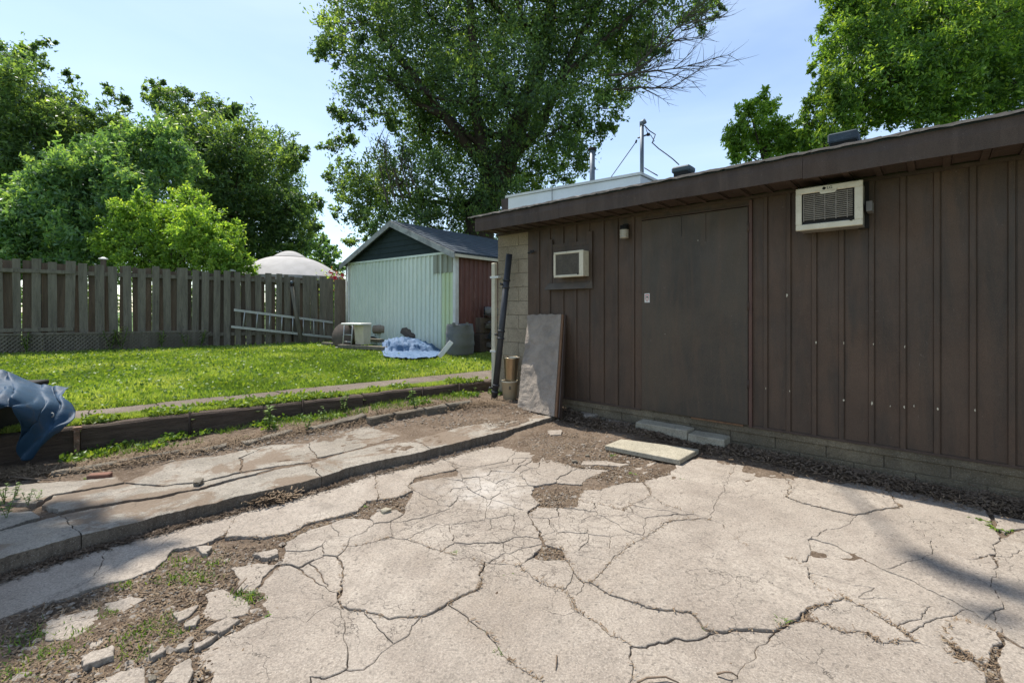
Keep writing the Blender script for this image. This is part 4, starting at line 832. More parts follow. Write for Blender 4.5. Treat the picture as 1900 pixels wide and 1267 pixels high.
MB().tube([(0, 0, -.2), (0, 0, Zt)], .047, 14).build('pipe', MT['greypipe'], t_); MB().lathe([(.0, Zt + .04), (.075, Zt + .035), (.075, Zt + .01), (.05, Zt - .01)], seg=16).build('cap', MT['dark'], t_)
n_ = 5.75; s_ = S_at(1191, n_); p = WL(s_, n_, roof_z(n_)); Zt = Zw(1191, 232, n_) - p.z
t_ = thing('service_mast', 'thin grey electrical service mast with a weather head on the garage roof', 'mast', p, GROT)
MB().tube([(0, 0, -.1), (0, 0, Zt)], .026, 10).build('pole', MT['greypipe'], t_)
MB().tube([(0, 0, Zt - .02), (.0, 0, Zt + .03), (.03, 0, Zt + .04), (.05, 0, Zt + .01)], [.03, .035, .032, .02], 10).build('weather_head', MT['greypipe'], t_)
MB().tube([(-.06, 0, Zt - .16), (.07, 0, Zt - .15)], .011, 6).build('bracket', MT['greypipe'], t_); MB().lathe([(.0, -.02), (.022, -.015), (.022, .015), (0, .02)], (.09, 0, Zt - .15), 10).build('insulator', MT['dark'], t_)
MB().tube([(-.075, 0, Zt - .18), (-.09, 0, Zt - .22)], .012, 6).build('insulator', MT['dark'], t_)
MP = Vector(p); inv = lambda q: Vector(q)
def wire(label, pts, r=.006):
    o = MB().tube(pts, r, 5).build('cable', MT['blackpipe']); tag(o, label, 'cable'); return o
A_ = WL(s_ - .08, n_, p.z + Zt - .2); B_ = WL(S_at(1133, 6.0), 6.0, Zw(1133, 330, 6.0)); wire('straight stay wire running down left from the mast to the roof', [A_, B_], .006)
A_ = WL(s_ + .05, n_, p.z + Zt); 
def wp_(px, py, n): return WL(S_at(px, n), n, Zw(px, py, n))
wire('black cable drooping from the mast head down to the grey roof vent', [wp_(1196, 233, 5.75), wp_(1205, 243, 5.75), wp_(1216, 250, 5.75), wp_(1213, 258, 5.7), wp_(1210, 265, 5.7), wp_(1222, 276, 5.7), wp_(1236, 286, 5.7), wp_(1248, 295, 5.7), wp_(1260, 306, 5.7)], .007)
wire('short black cable loop hanging beside the mast head', [wp_(1197, 234, 5.73), wp_(1201, 246, 5.72), wp_(1208, 252, 5.72), wp_(1214, 262, 5.72), wp_(1209, 266, 5.72)], .005)
wire('short cable running from the mast foot to the roof', [wp_(1196, 312, 5.7), wp_(1206, 318, 5.6), wp_(1220, 326, 5.5)], .007)

# ------------------------------------------------------------------ air conditioners
def text_mesh(s_, size):
    c = bpy.data.curves.new('t', 'FONT'); c.body = s_; c.size = size; c.extrude = .0006; c.align_x = 'CENTER'
    o_ = bpy.data.objects.new('t', c); COL.objects.link(o_); dg = bpy.context.evaluated_depsgraph_get(); m_ = bpy.data.meshes.new_from_object(o_.evaluated_get(dg)); bpy.data.objects.remove(o_); m_.name = 'lettering'; m_.materials.clear(); return m_
# large unit
n0 = WN - .26; a0 = S_at(1476, n0); a1 = S_at(1601, n0); zb = Zw(1601, 417, n0); zt = Zw(1601, 333, n0); W_ = a1 - a0; H_ = zt - zb
ac = thing('air_conditioner', 'large ivory window air conditioner with wide grille set high in the siding near the eave', 'air conditioner', WL(a0, n0, zb), GROT)
cs = MB(); fr = .045
cs.box((.01, .022, .01), (W_ - .01, .30, H_ - .01)); cs.build('casing', simple('metal_casing', (.30, .28, .23), (.22, .20, .17), scale=7, rough=.6), ac)
f = MB(); f.box((0, 0, 0), (W_, .022, .05), bev=.006); f.box((0, 0, H_ - .05), (W_, .022, H_), bev=.006); f.box((0, .001, .048), (fr, .022, H_ - .048), bev=.004); f.box((W_ - .055, .001, .048), (W_, .022, H_ - .048), bev=.004)
f.add([(W_ * .36, -.001, H_ - .048), (W_ * .64, -.001, H_ - .048), (W_ * .60, -.001, H_ - .07), (W_ * .40, -.001, H_ - .07)], [(0, 3, 2, 1)])
f.build('front_frame', MT['acwhite'], ac)
MB().box((fr, .018, .048), (W_ - .055, .021, H_ - .048)).build('grille_back', MT['dark'], ac)
ns = 14
sl_ = MB().box((fr + .012, .006, 0), (W_ - .067, .016, .0075)).mesh('louvre')
for i in range(ns): put('louvre', sl_, MT['grille'], ac, (0, 0, .085 + (H_ - .155) * i / (ns - 1)))
br = MB().box((0, .002, .075), (.005, .012, H_ - .06)).mesh('grille_bar')
for i in range(6): put('grille_bar', br, simple('grille_bar_%d' % i, (.30, .26, .21), scale=20) if i == 0 else bpy.data.materials['grille_bar_0'], ac, (fr + .012 + (W_ - .085) * i / 5, 0, 0))
MB().lathe([(0, 0), (.014, 0), (.014, .004)], seg=12, M=Matrix.Translation((W_ - .075, -.002, .055)) @ Matrix.Rotation(math.pi / 2, 4, 'X')).build('drain_plug', MT['dark'], ac)
lg = text_mesh('LG', .032); o_ = put('lettering', lg, MT['dark'], ac, (W_ * .5 + .012, -.002, H_ - .036), (math.pi / 2, 0, 0)); 
MB().lathe([(0, 0), (.012, 0), (.012, .002)], seg=14, M=Matrix.Translation((W_ * .5 - .026, -.001, H_ - .026)) @ Matrix.Rotation(math.pi / 2, 4, 'X')).build('logo', MT['dark'], ac)
MB().box((W_ + .012, .1, .12), (W_ + .05, .25, .2)).build('side_bracket', MT['greycloth'], ac)
zz = Zw(1601, 417, WN)
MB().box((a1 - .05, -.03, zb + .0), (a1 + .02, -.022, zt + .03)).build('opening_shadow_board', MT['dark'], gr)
# chipped paint flecks low on the siding
rc = random.Random(8)
for (cx_, cy_, r_) in [(1515, 635, .014), (1566, 636, .012), (1621, 638, .008), (1679, 643, .012), (1422, 720, .010), (1466, 725, .010), (1566, 742, .015), (1618, 748, .016), (1652, 753, .009), (1678, 754, .013), (1696, 753, .009), (1740, 758, .012), (1809, 760, .011), (1461, 548, .016), (1297, 447, .007), (1236, 620, .006)]:
    sx_c = S_at(cx_); zc_ = Zw(cx_, cy_); onr = (dL < sx_c < dR); yy = -.0312 if onr else -.0186
    pts_ = [(sx_c + r_ * .45 * math.cos(a_ * .785) * rc.uniform(.3, 1.2), yy, zc_ + r_ * math.sin(a_ * .785) * rc.uniform(.4, 1.3)) for a_ in range(8)]
    MB().add(pts_ + [(x_, -.0012, z_) if not onr else (x_, -.0290, z_) for x_, y_, z_ in pts_], [tuple(range(8))] + [(i, (i + 1) % 8, 8 + (i + 1) % 8, 8 + i) for i in range(8)]).build('paint_chip', MT['cream'], gr)
# small unit
n0 = WN - .16; a0 = S_at(1027, n0); a1 = S_at(1082, n0); zb = Zw(1054, 514, n0) ; zt = Zw(1054, 466, n0); W_ = a1 - a0; H_ = zt - zb
a2 = thing('air_conditioner', 'small ivory window air conditioner left of the door', 'air conditioner', WL(a0, n0, zb), GROT)
MB().box((.006, .018, .006), (W_ - .006, .2, H_ - .006)).build('casing', MT['acwhite'], a2)
f = MB(); f.box((0, 0, 0), (W_, .018, .03), bev=.005); f.box((0, 0, H_ - .03), (W_, .018, H_), bev=.005); f.box((0, .001, .028), (.028, .018, H_ - .028)); f.box((W_ - .06, .001, .028), (W_, .018, H_ - .028)); f.build('front_frame', MT['acwhite'], a2)
MB().box((.028, .014, .028), (W_ - .06, .017, H_ - .028)).build('grille_back', MT['dark'], a2)
sl_ = MB().box((.028, .006, 0), (W_ - .06, .013, .0045)).mesh('louvre'); 
for i in range(20): put('louvre', sl_, MT['grille'], a2, (0, 0, .034 + (H_ - .07) * i / 19))
MB().lathe([(0, 0), (.009, 0), (.009, .003)], seg=10, M=Matrix.Translation((W_ - .075, -.002, .03)) @ Matrix.Rotation(math.pi / 2, 4, 'X')).build('drain_plug', MT['dark'], a2)
# boarding round the small unit
fw = lambda x: S_at(x); zz0 = Zw(1060, 522); zz1 = Zw(1060, 458)
c_ = (S_at(1025) - .04, S_at(1101))
bt = MB(); bt.box((c_[0] - .0, -.030, zz0 - .02), (c_[0] + .06, -.021, zz1 + .12)).build('opening_trim', MT['siding'], gr)
MB().box((c_[1] - .075, -.030, zz0 - .02), (c_[1], -.021, zz1 + .16)).build('opening_trim', MT['siding'], gr)
MB().box((c_[0] + .062, -.028, zz1 + .0), (c_[1] - .077, -.021, zz1 + .05)).build('opening_trim', MT['siding'], gr)
MB().hexa([(c_[0] - .03, -.09, zz0 - .10), (c_[1] - .08, -.09, zz0 - .10), (c_[1], -.022, zz0 - .10), (c_[0] - .0, -.022, zz0 - .10), (c_[0] + .0, -.04, zz0 - .02), (c_[1] - .02, -.04, zz0 - .02), (c_[1], -.022, zz0 - .02), (c_[0], -.022, zz0 - .02)]).build('opening_sill', simple('grey_sill_paint', (.13, .105, .08), (.09, .075, .06), scale=5, rough=.7), gr)
MB().box((c_[0] + .05, -.024, zz0 - .02), (c_[1] - .04, -.0195, zz1 + .01)).build('opening', MT['siding'], gr)
# lamp
n_ = WN - .07; p = WL(S_at(1158, n_), n_, Zw(1158, 443, n_)); t_ = thing('wall_lamp', 'small ribbed glass jar lamp mounted on the siding between air conditioner and door', 'wall lamp', p, GROT)
MB().lathe([(0, .15), (.045, .148), (.045, .11), (.05, .10)], seg=16).build('lamp_base', MT['dark'], t_); MB().box((-.03, .02, .11), (.03, .055, .17)).build('wall_plate', MT['dark'], t_)
MB().lathe([(.05, .10), (.05, .088), (.046, .084), (.05, .08), (.05, .062), (.046, .058), (.05, .054), (.05, .035), (.046, .031), (.05, .027), (.048, .004), (.0, 0)], seg=18).build('glass', MT['glassjar'], t_)
# old cable knot near the block pier
p = WL(S_at(988), WN - .03, Zw(988, 468)); mb = MB(); rk = random.Random(4)
for i in range(4): mb.tube([Vector((rk.uniform(-.06, .06), rk.uniform(-.02, 0), rk.uniform(-.025, .025))) for _ in range(5)], .006, 5)
o = mb.build('cable_knot', MT['blackpipe'], None, p, (0, 0, GROT)); tag(o, 'dark tangle of old cable on the wall at the siding corner', 'cable')

# ------------------------------------------------------------------ things at the garage corner
pw = WL(sE - .045, WN - .02, 0); t_ = thing('drainpipe', 'cream downpipe strapped upright to the garage corner', 'drainpipe', pw, GROT)
zt = Zw(924, 488, WN); MB().box((-.036, -.03, .1), (.036, .03, zt), bev=.008).build('pipe', MT['cream'], t_)
MB().box((-.055, -.036, zt - .22), (.11, .036, zt - .19)).build('strap', MT['white'], t_); MB().box((-.055, -.036, .75), (.05, .036, .775)).build('strap', MT['white'], t_)
pb = G(917, 742, .14); pt = D(945, 472, 6.42); t_ = thing('leaning_pipe', 'black plastic pipe with couplings leaning against the garage corner', 'pipe', pb)
d = pt - pb; L = d.length; 
MB().tube([(0, 0, 0), d], .043, 14).build('pipe', MT['blackpipe'], t_)
for f_ in (.055, .10, .42, .47, .77, .82): MB().tube([d * f_ - d.normalized() * .012, d * f_ + d.normalized() * .012], .053, 14).build('coupling', MT['blackpipe'], t_)
for f_ in (.08, .445, .79): MB().tube([d * f_ + Vector((-.045, 0, 0)), d * f_ + Vector((-.085, -.02, .01))], .014, 6).build('clip', MT['blackpipe'], t_)
q = G(946, 741, .15); zg = .15
o = MB().lathe([(0, .01), (.088, 0), (.112, .24), (.118, .24), (.118, .255), (.104, .255), (.104, .25), (.08, .02), (0, .02)], seg=28).build('plastic_pail', MT['pail'], None, (q.x, q.y, zg)); tag(o, 'ivory plastic pail standing on the soil under the shiny metal bin', 'pail')
MB().box((-.012, -.1125, .15), (.012, -.106, .19)).build('label', MT['blockdark'], o)
prof = [(0, .004), (.078, 0), (.082, .012), (.108, .30), (.114, .305), (.113, .318), (.107, .315), (.104, .30), (.078, .02), (0, .02)]
o = MB().lathe(prof, seg=32).build('metal_bin', MT['steel'], None, (q.x + .012, q.y, zg + .256), (.02, .03, 0)); tag(o, 'shiny steel waste bin stacked on top of an ivory pail', 'bin')
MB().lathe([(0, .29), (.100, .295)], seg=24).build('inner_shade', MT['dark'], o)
# leaning stone slab and board behind it
bl = G(958, 748, .13); brr = G(1036, 758, .10); n_t = WN - .045
tl = WL(S_at(979, n_t), n_t, Zw(979, 584, n_t)); tr_ = WL(S_at(1041, n_t), n_t, Zw(1041, 583, n_t))
bl = WL(S_at(960, WN - .44), WN - .44, .12); brr = WL(S_at(1028, WN - .44), WN - .44, .10)
t_ = thing('leaning_slab', 'rough pale stone faced slab leaning against the garage corner', 'stone slab', bl)
ux = (brr - bl); uz = (tl - bl); uw = (tr_ - brr); nrm = ux.cross(uz).normalized(); kx, kz = 26, 46; vs = []
for j in range(kz + 1):
    for i in range(kx + 1):
        a_ = i / kx; b_ = j / kz; pz = (ux * a_) * (1 - b_) + uz * b_ * (1 - a_) + (tr_ - bl) * b_ * a_ 
        pz = ux * a_ * (1 - b_) + (uz * (1 - a_) + (tr_ - bl) * a_) * b_
        e = .017 * (mn.noise(pz * 7 + Vector((2, 2, 2))) + .55 * mn.noise(pz * 17) + .35 * mn.noise(pz * 38)) * (0 if a_ > .93 else 1)
        j2 = Vector((0, 0, mn.noise(Vector((a_ * 9, 1, 1))) * .02)) if j == kz else Vector()
        vs.append(pz + nrm * e * (1 if nrm.y < 0 else -1) + j2)
MB().add(vs, [(j * (kx + 1) + i, j * (kx + 1) + i + 1, (j + 1) * (kx + 1) + i + 1, (j + 1) * (kx + 1) + i) for j in range(kz) for i in range(kx)], True).build('stone_face', MT['slab'], t_)
bk = (-nrm if nrm.y < 0 else nrm) * .035
b0_ = bk * .5; MB().hexa([b0_, ux + b0_, ux + bk, bk, uz + b0_, tr_ - bl + b0_, tr_ - bl + bk, uz + bk]).build('slab_body', MT['slab'], t_)
bb = brr + (ux.normalized()) * .006; tt_ = tr_ + ux.normalized() * .006; e1 = ux.normalized() * .03
o = MB().hexa([bb, bb + e1, bb + e1 + bk * 2.2, bb + bk * 2.2, tt_, tt_ + e1, tt_ + e1 + bk * 2.0, tt_ + bk * 2.0]).build('leaning_board', MT['woodedge']); tag(o, 'narrow brown timber board leaning along the right edge of the stone slab', 'board')
o = MB().hexa([bb + e1 * 1.3 + bk * .5, bb + e1 * 1.9 + bk * .5, bb + e1 * 1.9 + bk * 2, bb + e1 * 1.3 + bk * 2, tt_ + e1 * 1.25 + bk * .4, tt_ + e1 * 1.7 + bk * .4, tt_ + e1 * 1.7 + bk * 1.6, tt_ + e1 * 1.25 + bk * 1.6]).build('leaning_strip', MT['fascia']); tag(o, 'thin dark metal strip leaning just right of the brown board', 'metal strip')

# steps
def blockthing(name, label, s0, s1, n0, n1, z0, z1, mat, yaw=0, cat='concrete block'):
    c = WL((s0 + s1) / 2, (n0 + n1) / 2, z0); hw = (s1 - s0) / 2; hd = (n1 - n0) / 2; mb = MB(); k = 9
    mb.box((-hw, -hd, 0), (hw, hd, z1 - z0), bev=.008); me = mb.mesh(name); bm = bmesh.new(); bm.from_mesh(me); bmesh.ops.subdivide_edges(bm, edges=bm.edges, cuts=3, use_grid_fill=True)
    for v in bm.verts: v.co += mn.noise_vector(v.co * 14 + Vector((s0, 0, 0))) * .005
    bm.to_mesh(me); bm.free(); o = put(name, me, mat, None, c, (0, 0, GROT + yaw)); return tag(o, label, cat)
zb = -.02
blockthing('step_block', 'long concrete block forming the left part of the step under the door', -1.09, -.52, WN - .215, WN - .02, -.03, .145, MT['stepconc'])
blockthing('step_block', 'short concrete block forming the right part of the step under the door', -.512, -.165, WN - .22, WN - .025, -.03, .12, MT['stepconc'], .02)
c4 = [G(1122, 826, .055), G(1261, 853, .05), G(1297, 833, .045), G(1152, 814, .055)]
me = MB().hexa([p - Vector((0, 0, .045)) for p in c4] + [p for p in c4]).mesh('paving_slab'); bm = bmesh.new(); bm.from_mesh(me); bmesh.ops.bevel(bm, geom=list(bm.edges), offset=.005, segments=1, affect='EDGES'); bm.to_mesh(me); bm.free()
o = put('paving_slab', me, MT['stepconc']); tag(o, 'flat concrete paving slab lying on the soil in front of the door step', 'paving slab')

# ------------------------------------------------------------------ shed
SW = 4.26; SHO = Vector((-1.243, 10.4, 0)) + Vector((-.7753, .6316, 0)) * SW; SHR = math.atan2(-.6316, .7753); z0 = .42
sh = thing('metal_shed', 'old shed with pale mint corrugated front, dark gable and rusty red side wall', 'shed', (SHO.x, SHO.y, z0), SHR)
WT = 2.62 - z0; AP = 3.5 - z0; DP = 5.0
def corr(x0, x1, zA, zB, y, pitch=.152, dep=.034, axis='x', ztf=None):
    mb = MB(); xs = []; n = int(round((x1 - x0) / pitch)); pitch = (x1 - x0) / n
    for i in range(n): 
        b = x0 + i * pitch; xs += [(b, 0), (b + pitch * .62, 0.004), (b + pitch * .70, -dep), (b + pitch * .92, -dep)]
    xs.append((x1, 0)); k = len(xs); T = lambda a_, d_, z_: (a_, y + d_, z_) if axis == 'x' else (y - d_, a_, z_)
    mb.add([T(a_, d_, zA) for a_, d_ in xs] + [T(a_, d_, zB) for a_, d_ in xs], [(i, i + 1, k + i + 1, k + i) for i in range(k - 1)]); return mb
MB().box((.03, .03, 0), (SW - .03, DP - .03, WT - .02)).build('frame', MT['junk'], sh)
corr(.04, SW - .85, .02, WT, 0).build('sheet_panel', MT['mint'], sh)
corr(SW - .848, SW - .45, .02, 1.28, -.004, .13).build('sheet_panel', MT['mint'], sh); corr(SW - .848, SW - .45, 1.27, WT, .002, .13).build('sheet_panel', MT['mint'], sh)
corr(SW - 1.45, SW - .86, .02, .88, -.006, .15).build('sheet_panel', MT['mint'], sh)
corr(SW - .45, SW - .05, .02, WT - .42, -.006, .13).build('sheet_panel', MT['yellowgreen'], sh)
corr(SW - .72, SW - .05, WT - .42, WT, -.03, .16).build('sheet_panel', MT['tan'], sh)
corr(.03, DP - .02, .02, WT + .0, SW, .15, .02, 'y').build('sheet_panel', MT['redsheet'], sh)
corr(.03, DP - .02, .02, WT + .0, 0, .15, -.02, 'y').build('sheet_panel', MT['redsheet'], sh)
for (a_, b_) in ((-.015, .05), (SW - .055, SW + .03)): MB().box((a_, -.045, 0), (b_, .06, WT), bev=.004).build('corner_post', MT['white'], sh)
MB().box((.0, -.05, WT - .0), (SW, -.02, WT + .05)).build('head_trim', MT['mint'], sh)
MB().tube([(-.07, -.04, .1), (-.07, -.04, WT + .02)], .022, 8).build('downpipe', MT['white'], sh)
# gable of dark shingles in courses
rows = 6; hg = AP - WT - .06; gb_ = WT + .052
for i in range(rows):
    za = gb_ + hg * i / rows; zb_ = gb_ + hg * (i + 1) / rows; wa = SW / 2 * (1 - i / rows); wb = SW / 2 * (1 - (i + 1) / rows)
    MB().hexa([(SW / 2 - wa, -.03 , za), (SW / 2 + wa, -.03, za), (SW / 2 + wa, .0, za), (SW / 2 - wa, .0, za), (SW / 2 - wb, -.014, zb_), (SW / 2 + wb, -.014, zb_), (SW / 2 + wb, .0, zb_), (SW / 2 - wb, .0, zb_)]).build('gable_course', MT['gable'], sh)
sl2 = (AP - WT) / (SW / 2); ov = .16; fo = -.18
for sgn in (-1, 1):
    xe = SW / 2 + sgn * (SW / 2 + ov); ze = AP - sl2 * (SW / 2 + ov) + .03
    rf = MB().hexa([(xe, fo, ze), (SW / 2, fo, AP + .03), (SW / 2, DP + .1, AP + .03), (xe, DP + .1, ze), (xe, fo, ze + .035), (SW / 2, fo, AP + .065), (SW / 2, DP + .1, AP + .065), (xe, DP + .1, ze + .035)]).build('roof', MT['shingle_d'], sh)
    nc = 12
    for i in range(nc):
        f0 = i / nc; f1 = (i + 1.08) / nc; xa = xe + (SW / 2 - xe) * f0; za = ze + (AP + .03 - ze) * f0; xb = xe + (SW / 2 - xe) * min(1, f1); zb_ = ze + (AP + .03 - ze) * min(1, f1)
        MB().add([(xa, fo - .01, za + .036 + .004), (xb, fo - .01, zb_ + .037), (xb, DP + .11, zb_ + .037), (xa, DP + .11, za + .04), (xa, fo - .01, za + .052), (xb, fo - .01, zb_ + .042), (xb, DP + .11, zb_ + .042), (xa, DP + .11, za + .052)],
                 [(0, 3, 2, 1), (4, 5, 6, 7), (0, 1, 5, 4), (1, 2, 6, 5), (2, 3, 7, 6), (3, 0, 4, 7)]).build('shingle_course', MT['shingle_d'], rf)
    MB().hexa([(xe, fo - .035, ze - .11), (SW / 2, fo - .035, AP - .08), (SW / 2, fo - .012, AP - .08), (xe, fo - .012, ze - .11), (xe, fo - .035, ze + .03), (SW / 2, fo - .035, AP + .06), (SW / 2, fo - .012, AP + .06), (xe, fo - .012, ze + .03)]).build('barge_board', simple('weathered_white_board%d' % sgn, (.40, .40, .37), (.22, .22, .21), (.55, .54, .5), scale=5, rough=.8), sh)
MB().box((SW + ov - .03, fo, WT - .1), (SW + ov, DP, WT - .01)).build('eave_board', MT['cream'], sh)

# ------------------------------------------------------------------ fence
FR = math.atan2(FD.y, FD.x)
fe = thing('wooden_fence', 'weathered grey shadowbox board fence running along the back of the lawn', 'fence', (FA.x, FA.y, 0), FR)
FL = (FB - FA).length
def ft(px): u = (px - 950) / F; return (u * FA.y - FA.x) / (FD.x - u * FD.y)
fz0 = lambda t: .46 - .03 * t / FL; fz1 = lambda t: 2.42 - .16 * t / FL
fx = [(-9, 9), (26, 42), (90, 108), (119, 138), (148, 166), (178, 195), (204, 220), (230, 246), (256, 270), (281, 295), (304, 318), (355, 368), (373, 386), (395, 407), (436, 447), (456, 467), (474, 485), (492, 503), (510, 521), (527, 539), (545, 555), (561, 574), (576, 589), (591, 603), (605, 618), (619, 629), (630, 640)]
posts = [(60, 77), (328, 348), (415, 427), (527, 534)]
bmesh_ = MB().box((-.5, 0, 0), (.5, .018, 1)).mesh('board')
bm = bmesh.new(); bm.from_mesh(bmesh_); bmesh.ops.subdivide_edges(bm, edges=bm.edges, cuts=2, use_grid_fill=True)
for v in bm.verts: v.co.x += mn.noise(v.co * 3) * .04
bm.to_mesh(bmesh_); bm.free(); bm2 = bmesh_.copy(); bmesh_.materials.append(MT['fence']); bm2.materials.append(MT['fence2'])
allx = []
for i in range(1, 22): a_ = ft(-9) - i * .26; allx.append((a_, a_ + .145, 0))
allx += [(ft(a_), ft(b_), 0) for a_, b_ in fx]; allx.sort()
for (a_, b_, _) in allx:
    c = (a_ + b_) / 2; zt_ = fz1(c) + R.uniform(-.06, .03); zb_ = fz0(c) - .05
    put('board', bmesh_, None, fe, (c, -.06, zb_), (0, R.uniform(-.016, .016), 0), ((b_ - a_) * R.uniform(.92, 1.06), 1, zt_ - zb_))
ax = sorted(allx + [(ft(a_), ft(b_), 1) for a_, b_ in posts])
for (p0, p1) in zip(ax[:-1], ax[1:]):
    a_ = p0[1] - R.uniform(-.012, .04); b_ = p1[0] + R.uniform(.0, .04)
    if b_ - a_ < .03: continue
    if b_ - a_ > .3: b_ = a_ + .18
    c = (a_ + b_) / 2; put('board', bm2, None, fe, (c, .045, fz0(c) - .02), (0, R.uniform(-.01, .01), 0), (b_ - a_, 1, fz1(c) - fz0(c) + R.uniform(-.06, .0)))
pm = MB().box((-.5, 0, 0), (.5, .09, 1)).mesh('post'); pm.materials.append(MT['fence'])
for a_, b_ in posts: c = (ft(a_) + ft(b_)) / 2; put('post', pm, None, fe, (c, -.068, fz0(c) - .1), None, (ft(b_) - ft(a_), 1, fz1(c) - fz0(c) + .12))
put('post', pm, None, fe, (-2.6, -.068, .3), None, (.12, 1, 2.15))
for (ta, tb_) in ((-6, ft(330)), (ft(330) + .01, FL + .1)):
    for h in (.27, 1.66): MB().hexa([(ta, -.03, fz0(ta) + h), (tb_, -.03, fz0(tb_) + h), (tb_, .03, fz0(tb_) + h), (ta, .03, fz0(ta) + h), (ta, -.03, fz0(ta) + h + .085), (tb_, -.03, fz0(tb_) + h + .085), (tb_, .03, fz0(tb_) + h + .085), (ta, .03, fz0(ta) + h + .085)]).build('rail', MT['fence'], fe)
# rails nailed over the front on the left bay
for (h, te) in ((.40, ft(137)), (1.62, ft(140))): MB().hexa([(-6, -.085, fz0(-6) + h), (te, -.085, fz0(te) + h + .06), (te, -.061, fz0(te) + h + .06), (-6, -.061, fz0(-6) + h), (-6, -.085, fz0(-6) + h + .1), (te, -.085, fz0(te) + h + .13), (te, -.061, fz0(te) + h + .13), (-6, -.061, fz0(-6) + h + .1)]).build('rail', MT['fence'], fe)
lat = thing('lattice_strip', 'low diagonal wooden lattice strip along the foot of the fence', 'lattice', (FA.x, FA.y, 0), FR)
lx0, lx1 = -3.2, ft(386); hl = .42; st_m = MB().box((0, 0, -.016), (hl * 1.38, .008, .016)).mesh('slat'); st_m.materials.append(MT['fence']); x = lx0
while x < lx1 - .3:
    zb_ = fz0(x) - .03
    put('slat', st_m, None, lat, (x, -.125, zb_), (0, -math.radians(46), 0))
    put('slat', st_m, None, lat, (x + .40, -.114, zb_), (0, math.radians(46 + 180), 0)) if False else put('slat', st_m, None, lat, (x, -.114, zb_ + hl), (0, math.radians(46), 0))
    x += .078
for (h) in (-.03, hl - .035): MB().hexa([(lx0, -.14, fz0(lx0) + h), (lx1, -.14, fz0(lx1) + h), (lx1, -.127, fz0(lx1) + h), (lx0, -.127, fz0(lx0) + h), (lx0, -.14, fz0(lx0) + h + .04), (lx1, -.14, fz0(lx1) + h + .04), (lx1, -.127, fz0(lx1) + h + .04), (lx0, -.127, fz0(lx0) + h + .04)]).build('edge_strip', MT['fence'], lat)
# ladder lying on its side
def fpt(px, py, off): # point on plane parallel to the fence
    u = (px - 950) / F; A = FA - FN * off; t_ = (u * A.y - A.x) / (FD.x - u * FD.y); P_ = A + FD * t_; return Vector((P_.x, P_.y, CZ + (HY - py) / F * P_.y))
ld = thing('ladder', 'aluminium ladder lying on its side against the fence', 'ladder', fpt(430, 607, .2)); o0 = Vector(ld.location)
ra = [fpt(434, 575, .16), fpt(617, 598, .16)]; rb = [fpt(429, 606, .2), fpt(618, 626, .2)]
for a_, b_ in (ra, rb):
    d = (b_ - a_).normalized(); up = Vector((0, 0, 1)); MB().hexa([a_ - o0 + up * -.03 + FN * -.012, b_ - o0 + up * -.03 + FN * -.012, b_ - o0 + up * -.03 + FN * .012, a_ - o0 + up * -.03 + FN * .012, a_ - o0 + up * .03 + FN * -.012, b_ - o0 + up * .03 + FN * -.012, b_ - o0 + up * .03 + FN * .012, a_ - o0 + up * .03 + FN * .012]).build('rail', MT['alum'], ld)
for f_ in (.10, .22, .34, .46, .57, .68, .79, .90): MB().tube([ra[0].lerp(ra[1], f_) - o0, rb[0].lerp(rb[1], f_ + .004) - o0], .016, 6).build('rung', MT['alum'], ld)
# leaning post and black pole
a_ = G(560, 637, .46); b_ = fpt(541, 532, .12); d = b_ - a_
o = MB().tube([(0, 0, -.05), d], [.062, .05], 8).build('leaning_post', MT['fence'], None, a_); tag(o, 'thick grey wooden post leaning against the fence above the ladder', 'post')
a_ = fpt(543, 630, .14); b_ = fpt(541, 527, .12); d = b_ - a_
o = thing('iron_pole', 'thin dark iron pole with round knob standing behind the leaning post', 'pole', a_); MB().tube([(0, 0, -.05), d], .018, 8).build('shaft', MT['dark'], o); MB().lathe([(0, .0), (.035, .02), (.04, .05), (.03, .08), (0, .09)], tuple(d), 10).build('knob', MT['greypipe'], o)
# white posts of the neighbour's railing behind the fence
for (px, py, lb) in ((192, 482, 'white post cap peeping over the fence left of the yellow green shrub'), (430, 504, 'white post cap peeping over the fence near the canopy roof')):
    p = fpt(px, py, -.6); o = thing('white_post', lb, 'post', (p.x, p.y, .38), FR); h = p.z - .38
    MB().box((-.05, -.05, 0), (.05, .05, h), bev=.006).build('shaft', MT['fence2'], o); MB().box((-.085, -.085, h), (.085, .085, h + .03), bev=.008).build('cap', MT['white'], o); MB().hexa([(-.06, -.06, h + .03), (.06, -.06, h + .03), (.06, .06, h + .03), (-.06, .06, h + .03), (-.02, -.02, h + .06), (.02, -.02, h + .06), (.02, .02, h + .06), (-.02, .02, h + .06)]).build('cap', MT['white'], o)

# ------------------------------------------------------------------ gazebo canopy beyond the fence
c = D(538, 515, 16.0); gz = thing('gazebo', 'grey canvas gazebo roof with a small vent cap rising behind the fence', 'gazebo', (c.x, c.y, .38), .35)
Rr = 1.75; h0 = c.z - .38 - .02; 
def canopy(r0, r1, za, zb_, nm, par, bulge):
    mb = MB(); k = 10; seg = 32; vs = []
    for i in range(k + 1):
        t = i / k; rr_ = r0 + (r1 - r0) * t; zz_ = za + (zb_ - za) * (1 - (1 - t) ** bulge)
        for s2 in range(seg):
            th = 2 * math.pi * s2 / seg; sq = 1 / max(abs(math.cos(th)), abs(math.sin(th))); q = .35 * sq + .65; vs.append((rr_ * q * math.cos(th), rr_ * q * math.sin(th), zz_))
    fs = [(i * seg + j, i * seg + (j + 1) % seg, (i + 1) * seg + (j + 1) % seg, (i + 1) * seg + j) for i in range(k) for j in range(seg)]
    mb.add(vs, fs, True); return mb.build(nm, MT['canvas'], par)
